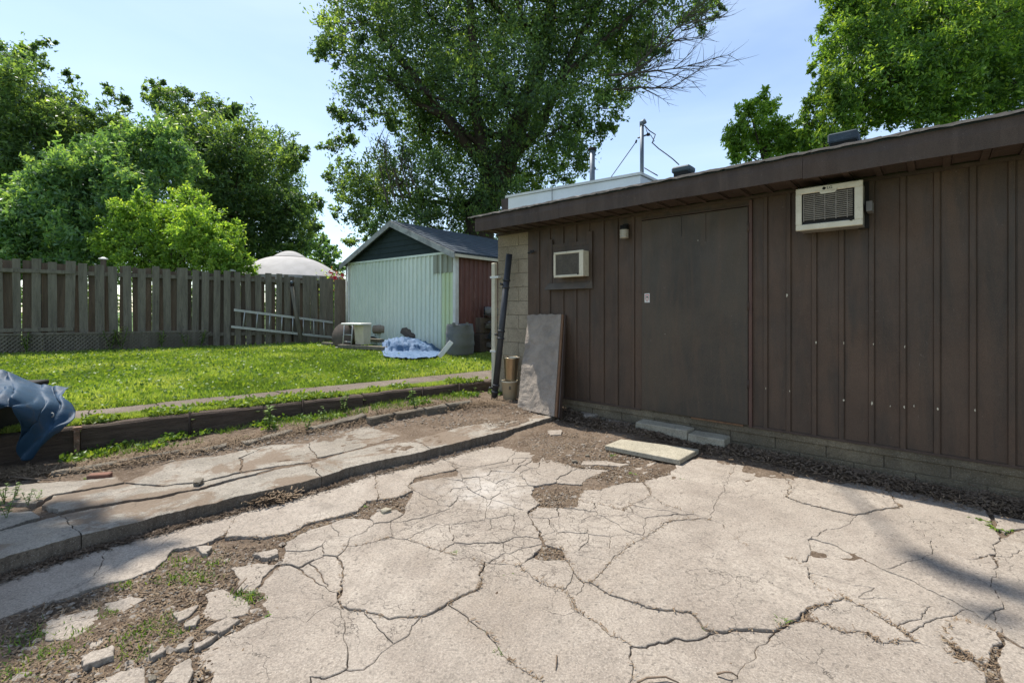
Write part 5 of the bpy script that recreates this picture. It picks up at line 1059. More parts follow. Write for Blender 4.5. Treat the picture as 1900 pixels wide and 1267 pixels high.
canopy(Rr, .38, h0, h0 + .70, 'canopy', gz, 1.7); canopy(Rr, Rr + .01, h0 - .16, h0, 'valance', gz, 1)
canopy(.52, .02, h0 + .70, h0 + .92, 'vent_cap', gz, 1.8)
for (i, j) in ((1, 1), (1, -1), (-1, 1), (-1, -1)): MB().box((i * 1.35 - .03, j * 1.35 - .03, 0), (i * 1.35 + .03, j * 1.35 + .03, h0)).build('leg', MT['dark'], gz)
P = RN.normal(size=(260, 3)) * np.array([.14, .1, .16]); V, Fc = leaf_quads(P, .06, .2, .9, 5); q = D(625, 515, 14.6)
fl = thing('flowering_bush', 'bush with red blossoms behind the fence next to the shed', 'bush', (q.x, q.y, .38)); put('blossoms', mesh_np('blossoms', V + np.array([0, 0, q.z - .45]), Fc, False, np.full(260, .5)), MT['flower'], fl)
P = RN.normal(size=(2500, 3)) * np.array([.3, .3, .5]); V, Fc = leaf_quads(P, .09, .2, .5, 6); put('crown', mesh_np('crown', V + np.array([0, 0, (q.z - .5) * .55]), Fc, False, RN.random(2500)), L_MID, fl)

# ------------------------------------------------------------------ things by the shed
def gl(px, py): 
    z_ = .44
    for _ in range(4): p_ = G(px, py, z_); z_ = lz(p_.x, p_.y)
    return G(px, py, z_)
q = gl(854, 658); H = .66; rb_ = .30
prof = [(0, 0), (rb_ * .93, 0), (rb_ * .97, .04)]
for i in range(13):
    t = i / 12; z_ = .05 + (H - .1) * t; r_ = rb_ * (.97 + .05 * math.sin(math.pi * t)); r_ += .012 if i in (4, 9) else 0; prof.append((r_, z_))
prof += [(rb_ * .95, H - .03), (rb_ * .95, H), (rb_ * .88, H), (rb_ * .86, H - .04), (0, H - .04)]
o = MB().lathe(prof, seg=32).build('rain_barrel', MT['barrel'], None, q, (.02, -.015, 0)); tag(o, 'grey plastic barrel with two hoops in front of the red shed side', 'barrel')
MB().box((-.12, -.31, H - .015), (-.06, -.27, H + .05)).build('lug', MT['barrel'], o); MB().box((.16, -.26, H - .015), (.21, -.22, H + .05)).build('lug', MT['barrel'], o)
# crumpled tarp by the shed
def cloth(name, label, outline, zf, mat, seed, amp, cat='tarp', freq=6, sub=5, parent=None):
    bm = bmesh.new(); vv = [bm.verts.new(p) for p in outline]; bmesh.ops.triangle_fill(bm, edges=[bm.edges.new((vv[i], vv[(i + 1) % len(vv)])) for i in range(len(vv))], use_beauty=True)
    bm.faces.ensure_lookup_table()
    for _ in range(sub):
        long_ = [e for e in bm.edges if e.calc_length() > .045]
        if not long_: break
        bmesh.ops.subdivide_edges(bm, edges=long_, cuts=1); bmesh.ops.triangulate(bm, faces=bm.faces)
    for _ in range(3): bmesh.ops.smooth_vert(bm, verts=[v for v in bm.verts if not v.is_boundary], factor=.5, use_axis_x=True, use_axis_y=True, use_axis_z=True)
    for v in bm.verts: v.co = zf(v.co.copy())
    bmesh.ops.recalc_face_normals(bm, faces=bm.faces)
    for f_ in bm.faces: f_.smooth = True
    c_ = sum((v.co for v in bm.verts), Vector()) / len(bm.verts); c_.z = min(v.co.z for v in bm.verts)
    for v in bm.verts: v.co -= c_
    me = bpy.data.meshes.new(name); bm.to_mesh(me); bm.free(); o_ = put(name, me, mat, parent, c_); md = o_.modifiers.new('s', 'SOLIDIFY'); md.thickness = .004
    if parent is None: tag(o_, label, cat)
    return o_
out = [gl(x, y) for x, y in ((712, 665), (740, 668), (775, 669), (808, 667), (822, 656), (800, 645), (770, 640), (738, 638), (714, 644), (708, 655))]
tcx = sum((p.x for p in out)) / len(out); tcy = sum((p.y for p in out)) / len(out)
def zf(p):
    r = math.sqrt(((p.x - tcx) / .66) ** 2 + ((p.y - tcy) / .42) ** 2); q = max(0, 1 - r * r)
    prof = .26 * q ** .6 * (1.15 - .55 * (p.x - tcx + .6)) ; cr = 1 - abs(mn.noise(Vector((p.x * 7 + p.y * 4, p.y * 5, 1)))) * 2
    p.z = lz(p.x, p.y) + .045 + max(0, prof) + (.07 * (1 - 2 * abs(mn.noise(Vector((p.x * 11 + p.y * 6, p.y * 3, 4))))) + .05 * (1 - 2 * abs(mn.noise(Vector((p.x * 5, p.y * 13, 1))))) - .05 + .02 * mn.noise(p * 25)) * min(1, .3 + q * 2); p.y += .05 * mn.noise(p * 9); return p
cloth('crumpled_tarp', 'crumpled faded blue tarpaulin heaped at the foot of the shed', out, zf, MT['tarp2'], 1, .1)
def rubble(name, label, p, sx, sy, szv, mat, rot=(0, 0, 0), seed=0, cat='stone'):
    bm = bmesh.new(); bmesh.ops.create_icosphere(bm, subdivisions=2, radius=.5)
    for v in bm.verts:
        n_ = v.co.normalized(); v.co = Vector([max(-.36, min(.36, q_)) for q_ in v.co]); v.co += n_ * mn.noise(n_ * 1.8 + Vector((seed, 0, 0))) * .16; v.co.x *= sx * 1.3; v.co.y *= sy * 1.3; v.co.z *= szv * 1.3
    me = bpy.data.meshes.new(name); bm.to_mesh(me); bm.free(); o_ = put(name, me, mat, None, (p.x, p.y, p.z + szv * .4), rot); return tag(o_, label, cat)
q = gl(706, 640); q.z = lz(q.x, q.y) + .30
d = Vector((.42, -.05, .02)); o = thing('log', 'short cut log resting on the wood pile beside the shed', 'log', q); MB().tube([(-.18, 0, .1), (.02, -.01, .11), (.2, -.02, .1)], [.105, .115, .10], 14).build('log_body', MT['log'], o); MB().tube([(-.182, 0, .1), (-.186, 0, .1)], .09, 14).build('log_end', MT['cream'], o)
# stacked planks
for i, (x0, y0, x1, y1, zt_, wd, lb) in enumerate([(626, 648, 712, 655, .08, .14, 'long grey plank at the bottom of the pile under the white stool'), (640, 640, 705, 646, .17, .12, 'grey plank lying second in the pile under the white stool'), (690, 633, 742, 640, .26, .14, 'short weathered plank under the cut log'), (596, 641, 640, 644, .05, .12, 'plank end lying in the grass between fence and stool')]):
    a_ = gl(x0, y0); b_ = gl(x1, y1); d = (b_ - a_); L = d.length; o = MB().box((0, 0, zt_ - .05), (L, wd, zt_ + .03), bev=.006).build('plank', MT['fence'], None, (a_.x, a_.y, lz(a_.x, a_.y)), (0, 0, math.atan2(d.y, d.x))); tag(o, lb, 'plank')
    if i < 3: 
        for e in (.12, .8): pass
a_ = gl(760, 647); o = MB().box((-.20, -.09, -.07), (.20, .09, .07), bev=.008).build('dark_crate', MT['junk'], None, (a_.x - .05, a_.y + .15, a_.z + .34), (.1, .52, -.5)); tag(o, 'tilted dark wooden block on top of the crumpled tarp', 'wooden block')
for (px, py, r_, lb, sd) in ((676, 640, .1, 'black bag lying between white stool and tarp', 3), (690, 640, .08, 'small dark rubber lump beside the black bag', 4)):
    p_ = gl(px, py); rubble('black_bag', lb, p_ + Vector((0, 0, .1)), r_ * 2.4, r_ * 2, r_ * 1.6, MT['dark'], seed=sd, cat='bag')
# white stool
p_ = gl(661, 648); o = thing('shower_stool', 'white stool with metal legs and rounded seat standing by the shed', 'stool', p_, -.5); hs = .60
MB().box((-.34, -.16, hs - .035), (.32, .18, hs + .012), bev=.016).build('seat', MT['white'], o)
for (x_, y_) in ((-.22, -.15), (.05, -.15), (-.2, .15), (.22, .15)): MB().tube([(x_, y_, hs - .03), (x_ - .04, y_ * 1.15, 0)], .014, 8).build('leg', MT['alum'], o)
for h in (.18, .34): MB().tube([(-.24, -.155, h), (.03, -.155, h)], .012, 6).build('rung', MT['alum'], o)
MB().hexa([(.0, -.02, .12), (.26, -.02, .12), (.26, .18, .12), (.0, .18, .12), (-.02, -.05, hs - .04), (.28, -.05, hs - .04), (.28, .2, hs - .04), (-.02, .2, hs - .04)]).build('bucket', MT['pail'], o)
MB().tube([(-.45, -.2, .04), (.5, -.22, .04)], .016, 6).build('foot_bar', MT['alum'], o)
for (px, py, rp, lb, dy) in ((629, 648, .30, 'large brown wooden disc leaning at the fence end', .25), (650, 648, .28, 'second brown wooden disc leaning behind the white stool', .3)):
    p_ = gl(px, py); M4 = Matrix.Rotation(math.radians(78), 4, 'X')
    o = MB().lathe([(0, -.012), (rp, -.012), (rp + .01, 0), (rp, .012), (0, .012)], seg=30, M=M4).build('wooden_disc', MT['junk'], None, (p_.x, p_.y + dy, p_.z + rp), (0, 0, -.3)); tag(o, lb, 'wooden disc')
a_ = gl(814, 664); o = MB().box((-.05, -.012, 0), (.05, .012, .42), bev=.004).build('white_board', MT['white'], None, a_, (-.3, .62, -.2)); tag(o, 'short white board leaning between tarp and barrel', 'board')
for (px, py, y1, lb) in ((812, 648, 563, 'tall thin dark iron rod leaning on the shed front'), (833, 645, 572, 'shorter iron rod standing against the yellow green sheet')):
    a_ = gl(px, py); top = Vector((a_.x + .05, a_.y + .12, CZ + (HY - y1) / F * a_.y)); o = MB().tube([(0, 0, 0), top - a_], .011, 6).build('iron_rod', MT['dark'], None, a_); tag(o, lb, 'rod')
# junk stack against the red side wall
q = gl(892, 655); base_j = Vector((q.x, q.y + .35, q.z))
for i, (dx, dy, dz, a1_, b1_, c1_, mt, nm, lb, cat) in enumerate([(-.02, .15, 0, .17, .25, .42, 'junk', 'wooden_crate', 'brown wooden crate at the bottom behind the barrel', 'crate'), (-.02, .15, .43, .16, .22, .36, 'fence2', 'wooden_crate', 'upper brown crate stacked behind the barrel', 'crate'), (.22, .2, .1, .12, .2, .12, 'greycloth', 'paint_tin', 'grey box low in the junk stack by the garage corner', 'box')]):
    o = MB().box((-a1_, -b1_, 0), (a1_, b1_, c1_), bev=.01).build(nm, MT[mt], None, base_j + Vector((dx, dy, dz)), (0, 0, -.6)); tag(o, lb, cat)
for (dx, dz, s_, sd, lb) in ((.24, .85, .42, 1, 'grey sack lying on top of the junk stack'), (.26, .52, .36, 2, 'lumpy grey bundle in the middle of the junk stack')):
    rubble('grey_sack', lb, base_j + Vector((dx, .15, dz)), s_, .4, .2, MT['greycloth'], (0, .15, 0), sd, 'sack')
o = MB().lathe([(0, 0), (.075, 0), (.075, .17), (.08, .175), (0, .175)], seg=18).build('paint_tin', MT['greypipe'], None, base_j + Vector((.2, -.05, .32)), (.3, .5, 0)); tag(o, 'dented metal paint tin tilted in the junk stack', 'paint tin')
rk_ = thing('metal_rack', 'thin metal rack holding up the junk between barrel and garage', 'rack', base_j + Vector((.27, .1, 0)), -.6)
for (x_, y_) in ((-.12, -.2), (.15, -.2), (-.12, .2), (.15, .2)): MB().tube([(x_, y_, 0), (x_, y_, 1.05)], .013, 6).build('leg', MT['dark'], rk_)
for h in (.3, .66, .84): MB().box((-.14, -.22, h), (.17, .22, h + .018)).build('shelf', MT['junk'], rk_)

# ------------------------------------------------------------------ covered bin at the left edge
def td(px, py, y): return D(px, py, y)
TG = [[(-230, 700, 3.9), (-80, 690, 4.1), (0, 688, 4.3), (25, 695, 4.32), (62, 710, 4.35), (95, 716, 4.36), (126, 718, 4.36)],
 [(-230, 725, 3.6), (-80, 712, 3.8), (0, 708, 4.1), (30, 712, 4.12), (65, 722, 4.15), (95, 732, 4.18), (120, 737, 4.2)],
 [(-230, 760, 3.3), (-80, 748, 3.5), (0, 728, 3.75), (30, 733, 3.72), (68, 745, 3.85), (100, 750, 3.98), (135, 752, 4.14)],
 [(-230, 800, 3.2), (-80, 775, 3.4), (-5, 752, 3.60), (28, 750, 3.62), (58, 775, 3.72), (90, 785, 3.88), (139, 776, 4.02)],
 [(-230, 820, 3.18), (-80, 785, 3.38), (-3, 756, 3.58), (30, 760, 3.62), (45, 800, 3.78), (78, 805, 3.83), (118, 795, 3.93)],
 [(-230, 825, 3.18), (-80, 788, 3.37), (-2, 757, 3.58), (34, 765, 3.63), (33, 838, 3.84), (53, 853, 3.86), (100, 806, 3.90)]]
TG = np.array([[tuple(td(*p)) for p in r_] for r_ in TG])
def crom(A, m):   # Catmull-Rom along axis 0
    n_ = len(A); E = np.concatenate([2 * A[:1] - A[1:2], A, 2 * A[-1:] - A[-2:-1]]); out_ = []
    for i in range(n_ - 1):
        for k_ in range(m):
            t = k_ / m; p0, p1, p2, p3 = E[i], E[i + 1], E[i + 2], E[i + 3]
            out_.append(.5 * (2 * p1 + (p2 - p0) * t + (2 * p0 - 5 * p1 + 4 * p2 - p3) * t * t + (3 * p1 - p0 - 3 * p2 + p3) * t ** 3))
    out_.append(A[-1]); return np.array(out_)
TGs = crom(TG, 12).transpose(1, 0, 2); TGs = crom(TGs, 14).transpose(1, 0, 2); nr, nc_, _ = TGs.shape; vs = []
for i in range(nr):
    for j in range(nc_):
        p = Vector(TGs[i, j]); w_ = math.sin(math.pi * min(1, .25 + i / nr)); f1 = (abs(mn.noise(Vector((j * .085 + i * .03, i * .035, 2)))) - .2) * .10 + mn.noise(p * 6) * .03 + mn.noise(p * 16) * .010
        vs.append(p + Vector((.15, -.8, .5)).normalized() * f1)
tbase = Vector(vs[nc_ * (nr // 2) + nc_ // 2]); tbase.z = 0
tmb = MB().add([p - tbase for p in vs], [(i * nc_ + j, i * nc_ + j + 1, (i + 1) * nc_ + j + 1, (i + 1) * nc_ + j) for i in range(nr - 1) for j in range(nc_ - 1)], True)
tp = tmb.build('blue_tarp', MT['tarp'], None, tbase); tag(tp, 'dirty blue tarpaulin draped over a dark bin at the left edge of the patio', 'tarp'); md = tp.modifiers.new('s', 'SOLIDIFY'); md.thickness = .004
c_ = Vector(tp.location); ey = td(103, 768, 3.94)
MB().lathe([(.012, 0), (.02, 0), (.02, .004), (.012, .004)], seg=14, M=Matrix.Translation(ey - c_ + Vector((0, -.03, 0))) @ Matrix.Rotation(math.pi / 2, 4, 'X')).build('eyelet', MT['alum'], tp)
p_ = G(-40, 862, .0); bn = thing('dark_bin', 'dark storage box hidden under the blue tarpaulin', 'box', (p_.x - .12, p_.y - .05, 0), .2)
MB().box((-.75, -.15, .0), (.30, .5, .62), bev=.01).build('body', MT['dark'], bn); MB().box((-.78, -.18, .62), (.33, .53, .67), bev=.01).build('lid', MT['dark'], bn)

# ------------------------------------------------------------------ grass
def blades(P, h, wd, seed, lean=.5):
    g = np.random.default_rng(seed); n = len(P); th = g.uniform(0, 2 * np.pi, n); s_ = np.stack([np.cos(th), np.sin(th), np.zeros(n)], 1) * (wd * g.uniform(.7, 1.3, n))[:, None]
    ph = g.uniform(0, 2 * np.pi, n); hh = h * g.uniform(.5, 1.25, n); ln = hh * g.uniform(.05, lean, n)
    tip = P + np.stack([np.cos(ph) * ln, np.sin(ph) * ln, hh], 1); mid = P + np.stack([np.cos(ph) * ln * .35, np.sin(ph) * ln * .35, hh * .6], 1)
    V = np.stack([P - s_, P + s_, mid + s_ * .7, mid - s_ * .7, tip], 1).reshape(-1, 3); b = np.arange(n)[:, None] * 5
    F4 = b + np.array([[0, 1, 2, 3]]); F3 = b + np.array([[3, 2, 4, 4]])
    return V, b, n
def blade_mesh(name, P, h, wd, seed, tint, lean=.5):
    V, b, n = blades(P, h, wd, seed, lean); V = V.reshape(n, 5, 3)[:, [0, 1, 4]].reshape(-1, 3); return mesh_np(name, V, np.arange(3 * n).reshape(n, 3), False, tint)
g = np.random.default_rng(4); X = g.uniform(-14, 1.8, 1100000); Y = g.uniform(2.5, 14.5, 1100000)
dL_ = (X - LE0.x) * LEN.x + (Y - LE0.y) * LEN.y; dF = (X - FA.x) * FN.x + (Y - FA.y) * FN.y
prob = np.clip(1.25 - .07 * Y, .35, 1)
kp = (dL_ > -.02 + .05 * vnoise(X, Y, 5, 9)) & (dF < -.12) & (g.random(len(X)) < prob) & (np.abs(X / np.maximum(Y, .1)) < 1.28)
sx_ = (X - SHO.x) * .7753 + (Y - SHO.y) * -.6316; sy_ = (X - SHO.x) * .6316 + (Y - SHO.y) * .7753
kp &= ~((sx_ > -.3) & (sx_ < SW + .4) & (sy_ > -.35)); kp &= (X < 0.2) | (Y > 8.6)
kp &= ~((dF > -.45) & (g.random(len(X)) < .75))
X, Y, dL2 = X[kp], Y[kp], dL_[kp]; Z = lawn_z(X, Y) - .02 + vnoise(X, Y, 1.5, 5) * .03
hgt = .055 + .03 * vnoise(X, Y, 2.2, 6) + .02 * np.exp(-np.abs(dL2) / .06)
tint = np.clip(.5 + .9 * vnoise(X, Y, 1.3, 7) + .5 * vnoise(X, Y, 7, 8) + g.normal(0, .18, len(X)), 0, 1)
o = put('grass', blade_mesh('grass', np.stack([X, Y, Z], 1), hgt, .006, 3, tint, .9), L_GRASS); tag(o, 'bright green mown lawn grass between fence and path', 'grass', kind='stuff')
kc = g.random(len(X)) < .045; Pc = np.stack([X[kc], Y[kc], Z[kc] + .055], 1); V, Fc = leaf_quads(Pc, .045, -.3, .85, 77)
o = put('clover', mesh_np('clover', V, Fc, False, np.clip(g.normal(.75, .25, len(Pc)), 0, 1)), L_WEED); tag(o, 'clover and broad leaved plants scattered through the lawn', 'clover', kind='stuff')
# weedy strip behind the timbers and along path edges
def strip(n, t0, t1, d0, d1, zf_, h, seed, patch=2.5, thr=-.08):
    g = np.random.default_rng(seed); t = g.uniform(t0, t1, n); d = g.uniform(d0, d1, n); x = TL0.x + TLD.x * t + TLN.x * d; y = TL0.y + TLD.y * t + TLN.y * d
    k = (vnoise(x, y, patch, seed) > thr) & (np.abs(x / np.maximum(y, .1)) < 1.25); x, y = x[k], y[k]; return np.stack([x, y, zf_(x, y)], 1)
P = strip(46000, -.6, 4.75, .12, .36, lambda x, y: np.full(len(x), .268), .05, 12, 3.4, -.05); g = np.random.default_rng(2)
o = put('grass', blade_mesh('edge_grass', P, .05, .0045, 5, g.random(len(P)) * .6 + .4, 1.1), L_GRASS); tag(o, 'yellowish weedy grass strip between timbers and path', 'grass', kind='stuff')
P2 = strip(9000, -.7, 4.8, .06, .38, lambda x, y: np.full(len(x), .285), .05, 19, 4.2, .02); P2[:, 2] += np.abs(g.normal(0, .025, len(P2))); V, Fc = leaf_quads(P2, .05, -.6, .6, 8); o = put('ground_weeds', mesh_np('ground_weeds', V, Fc, False, g.random(len(P2)) * .4 + .6), L_WEED); tag(o, 'small broad leaved weeds creeping along the top of the timbers', 'weeds', kind='stuff')
P = strip(4200, -.1, 4.9, -.42, -.01, lambda x, y: soil_z(x, y) + .005, .05, 15, 3.5, .06)
o = put('grass', blade_mesh('foot_grass', P, .055, .004, 6, g.random(len(P)), 1.3), L_WEED); tag(o, 'sparse grassy weeds at the foot of the timber wall', 'grass', kind='stuff')
P2 = strip(5200, -.1, 4.9, -.45, -.02, lambda x, y: soil_z(x, y) + .02, .05, 23, 5.0, .10); P2[:, 2] += np.abs(g.normal(0, .022, len(P2))); V, Fc = leaf_quads(P2, .045, -.5, .6, 9); o = put('ground_weeds', mesh_np('ground_weeds', V, Fc, False, g.random(len(P2))), L_WEED); tag(o, 'low leafy weeds in the soil below the timber wall', 'weeds', kind='stuff')
# small crack weeds as stuff: green specks in the left dirt patch
def scatter(pts, n, sp, seed, zoff=.003):
    g = np.random.default_rng(seed); o_ = []
    for (px, py, w_) in pts:
        q_ = G(px, py); k = int(n * w_); o_.append(np.stack([q_.x + g.normal(0, sp * w_, k), q_.y + g.normal(0, sp * w_ * .7, k)], 1))
    A = np.concatenate(o_); return np.column_stack([A, soil_z(A[:, 0], A[:, 1]) + zoff])
P = scatter([(340, 1040, 1.2), (320, 1070, 1), (355, 1075, 1.3), (230, 1085, .6), (60, 1180, 1), (30, 1240, 1.6), (110, 1205, .9), (270, 1165, .8), (320, 1175, .8), (440, 1100, .5), (465, 1115, .7), (235, 1190, 1), (260, 1215, .8), (200, 1140, .5), (310, 1150, .7), (150, 1175, .6), (400, 1045, .6)], 75, .05, 8)
o = put('ground_weeds', blade_mesh('patch_weeds', P, .024, .0035, 7, g.random(len(P)), 1.6), L_WEED); tag(o, 'patches of short weeds in the bare soil at lower left', 'weeds', kind='stuff')

# ------------------------------------------------------------------ individual weeds
def leaf_geo(mb, base, dirv, L, W, curl):
    d = Vector(dirv).normalized(); side = d.cross(Vector((0, 0, 1))); side = side.normalized() if side.length > .05 else Vector((1, 0, 0)); k = 5; vs = []
    for i in range(k + 1):
        t = i / k; c = Vector(base) + d * L * t + Vector((0, 0, -curl * L * t * t)); w_ = W * math.sin(math.pi * min(1, .08 + t * .92)) ** .8 * .5
        vs += [c - side * w_ + Vector((0, 0, w_ * .25)), c, c + side * w_ + Vector((0, 0, w_ * .25))]
    mb.add(vs, [(i * 3 + j, i * 3 + j + 1, (i + 1) * 3 + j + 1, (i + 1) * 3 + j) for i in range(k) for j in range(2)], True)
def weed_mesh(kind, seed):
    rnd = random.Random(seed); mb = MB()
    if kind == 0:   # rosette
        for i in range(14): a_ = rnd.uniform(0, 6.28); e = rnd.uniform(.1, .9); leaf_geo(mb, (0, 0, 0), (math.cos(a_), math.sin(a_), e), rnd.uniform(.05, .1), .018, .5)
    elif kind == 1: # stalked leafy plant
        for s_ in range(3):
            a_ = rnd.uniform(0, 6.28); top = Vector((math.cos(a_) * .05, math.sin(a_) * .05, rnd.uniform(.12, .2))); mb.tube([(0, 0, 0), top * .5, top], .003, 4, False)
            for i in range(7):
                f_ = .3 + .7 * i / 6; b_ = rnd.uniform(0, 6.28); leaf_geo(mb, top * f_, (math.cos(b_), math.sin(b_), .35), rnd.uniform(.035, .06), .03, .3)
    else:           # grassy tuft
        for i in range(26): a_ = rnd.uniform(0, 6.28); leaf_geo(mb, (rnd.uniform(-.01, .01), rnd.uniform(-.01, .01), 0), (math.cos(a_), math.sin(a_), rnd.uniform(.4, 1.8)), rnd.uniform(.05, .09), .006, .4)
    m_ = mb.mesh('weed'); m_.materials.append(L_WEED); n_ = len(m_.polygons); a_ = m_.attributes.new('tint', 'FLOAT', 'FACE'); a_.data.foreach_set('value', [rnd.random() for _ in range(n_)]); return m_
wm = [[weed_mesh(k, 10 * k + j) for j in range(3)] for k in range(3)]
def weed(px, py, kind, s_, z=None, lb=None, grp=None):
    q_ = G(px, py, z if z is not None else 0); zz_ = sz(q_.x, q_.y) if z is None else z
    if z is None: q_ = G(px, py, zz_)
    o_ = put('weed', R.choice(wm[kind]), None, None, (q_.x, q_.y, zz_), (0, 0, R.uniform(0, 6)), (s_, s_, s_)); tag(o_, lb, 'weed', grp); return o_
WLB = ['tallest leafy weed before the long timber, with broad pale leaves', 'spreading rosette weed just left of the tallest weed by the timbers', 'small stalked weed touching the timber right of the iron stake', 'leafy weed between two kerb stones before the middle timber', 'upright weed in front of the timber joint', 'bushy weed at the right part of the timber wall, tallest there',
 'short stalked weed next to the middle timber end', 'grassy tuft near the left iron stake', 'stalked weed directly under the left iron stake', 'tiny rosette left of the grassy tuft by the first timber', 'grassy weed over the long left kerb stone', 'flat rosette weed near the rusty metal bracket', 'flat rosette on the middle of the long left kerb stone', 'rosette weed left of the tallest weed, close to the timber', 'rosette weed at the end of the second kerb stone',
 'large rosette weed left of the foot of the black pipe', 'grassy tuft at the foot of the leaning black pipe', 'small rosette beside the last kerb stone', 'small leafy weed beside the fifth kerb stone', 'leafy weed between the second and third kerb stones', 'grassy weed beside the half buried red brick', 'rosette weed against the right end of the timber wall']
CLB = ['weed tuft on the upper edge of the big round slab piece', 'weed tuft on the right edge of the big round slab piece', 'weed rosette in the long crack below right of the big round piece', 'lone weed rosette right of the big round slab piece', 'weed tuft in the crack near the bottom centre of the patio', 'weed rosette in the diagonal crack at lower right of centre', 'tiny weed in the crack along the large smooth slab piece', 'brown green tuft at the junction of wide cracks at lower right',
 'lone pale weed on the smooth right slab', 'largest weed in the deep crack at the right edge', 'weed in the deep crack close to the garage shadow', 'weed just right of the deep crack at the right edge', 'grassy weed between the broken slabs at lower left', 'very small weed on the slab left of the big round piece', 'small weed at the edge of the bare soil hollow', 'small weed in the shattered area right of the soil hollow', 'tiny weed in the crack at the centre right', 'tiny weed where three cracks meet at lower left', 'weed in the soil gap between raised kerb and patio',
 'grassy weed at the front corner of the paving slab', 'weed in the bare soil in front of the paving slab', 'weed on the soil left of the paving slab', 'tiny weed on the slab below the bare soil', 'tiny weed near the shaded slab edge at right']
LLB = ['broad leaved weed at the far left edge of the raised pavement', 'tallest weed on the raised pavement near the left edge', 'rightmost leafy weed on the raised pavement', 'lowest weed on the raised pavement at the left edge', 'smallest weed on the raised pavement near the stick']
SLBL = ['rosette weed at the foot of the leaning stone slab', 'grassy tuft at the right foot of the leaning stone slab', 'weed close behind the foot of the stone slab']
FLB = ['leafy weed at the lattice near the left edge of the picture', 'leafy weed at the lattice left of the wide board', 'tall weed climbing the fence above the lattice', 'weed at the lattice in the middle of the fence', 'weed at the right end of the lattice', 'weed just left of the lattice end']
for (px, py, k, s_) in [(500, 800, 1, 1.5), (480, 790, 0, 1.2), (545, 765, 1, .7), (600, 785, 1, .9), (640, 765, 1, 1.1), (770, 758, 1, 1.4), (700, 768, 1, .7), (290, 820, 2, 1.1), (335, 805, 1, 1.0), (265, 818, 0, .7), (225, 845, 2, .8), (180, 850, 0, .9), (250, 850, 0, .7), (415, 800, 0, .8), (455, 812, 0, .8), (890, 728, 0, 1.3), (915, 735, 2, 1.0), (830, 745, 0, .6), (570, 800, 1, .8), (360, 838, 0, .8), (160, 890, 2, .6), (900, 712, 0, 1.3)]:
    weed(px, py, k, s_, None, WLB.pop(0), 'weeds at the foot of the timber wall')
for (px, py, k, s_) in [(843, 1030, 2, .55), (863, 1092, 2, .5), (898, 1170, 0, .5), (945, 1072, 0, .6), (923, 1215, 2, .5), (1128, 1175, 0, .5), (1308, 1168, 0, .4), (1450, 1160, 2, .8), (1740, 993, 0, .7), (1848, 982, 0, .9), (1825, 968, 0, .6), (1870, 985, 0, .6), (468, 1108, 2, .8), (564, 1092, 0, .3), (1035, 945, 0, .4), (1075, 990, 0, .5), (1170, 1013, 0, .4), (495, 1141, 0, .4), (672, 942, 0, .6), (1270, 848, 2, .6), (1175, 880, 0, .7), (1138, 846, 0, .6), (1265, 890, 0, .35), (1805, 962, 0, .5), (575, 1215, 0, .01)][:-1]:
    weed(px, py, k, s_, None, CLB.pop(0), 'weeds in the patio cracks')
for (px, py, k, s_) in [(1000, 752, 0, 1.1), (1015, 757, 2, .8), (1008, 745, 0, .8)]:
    weed(px, py, k, s_, None, SLBL.pop(0), 'weeds under the stone slab')
for (px, py, s_) in [(8, 935, .65), (25, 928, .6), (52, 938, .5), (12, 962, .6), (70, 930, .4)]:
    weed(px, py, 1, s_, .075, LLB.pop(0), 'weeds at the left edge')
for (px, py, s_) in [(145, 757, 1), (1290, 1, 1)][:1]: pass
for (px, py, s_) in [(50, 652, 1.4), (205, 628, 1.5), (225, 610, 1.6), (300, 650, 1.3), (372, 640, 1.3), (345, 652, 1.1)]:
    q_ = fpt(px, py, .3); zz_ = lz(q_.x, q_.y); o_ = put('weed', R.choice(wm[1]), None, None, (q_.x, q_.y, zz_), (0, 0, R.uniform(0, 6)), (s_ * 1.6,) * 3); tag(o_, FLB.pop(0), 'weed', 'weeds at the foot of the fence')

# ------------------------------------------------------------------ litter, pebbles, rubble, sticks
SP = [np.array([[G(x, y).x, G(x, y).y] for x, y in pl]) for k_, pl in SL.items() if k_ not in ('n19', 'n20', 'n21', 'n22')]
def off_slab(P, keep=.05, seed=1):
    ins = np.zeros(len(P), bool)
    for q in SP:
        c = np.zeros(len(P), bool)
        for i in range(len(q)):
            a, b = q[i - 1], q[i]; cond = (a[1] > P[:, 1]) != (b[1] > P[:, 1]); xx = (b[0] - a[0]) * (P[:, 1] - a[1]) / (b[1] - a[1] + 1e-12) + a[0]; c ^= cond & (P[:, 0] < xx)
        ins |= c
    return P[~ins | (np.random.default_rng(seed).random(len(P)) < keep)]
def litter(name, label, P, L, wd, seed, mat, z=.01):
    g = np.random.default_rng(seed); n = len(P); th = g.uniform(0, 6.28, n); el = g.uniform(-.1, .5, n); Ln = L * g.uniform(.3, 1.3, n)
    d = np.stack([np.cos(th) * np.cos(el), np.sin(th) * np.cos(el), np.sin(el)], 1) * Ln[:, None]; s_ = np.stack([-np.sin(th), np.cos(th), g.uniform(-.5, .5, n)], 1) * (wd * g.uniform(.5, 1.5, n))[:, None]
    b_ = P + np.array([0, 0, 1]) * (z * g.random(n))[:, None]; V = np.stack([b_ - s_, b_ + s_, b_ + d + s_, b_ + d - s_], 1).reshape(-1, 3)
    o_ = put(name, mesh_np(name, V, np.arange(4 * n).reshape(n, 4)), mat); return tag(o_, label, 'litter', kind='stuff')
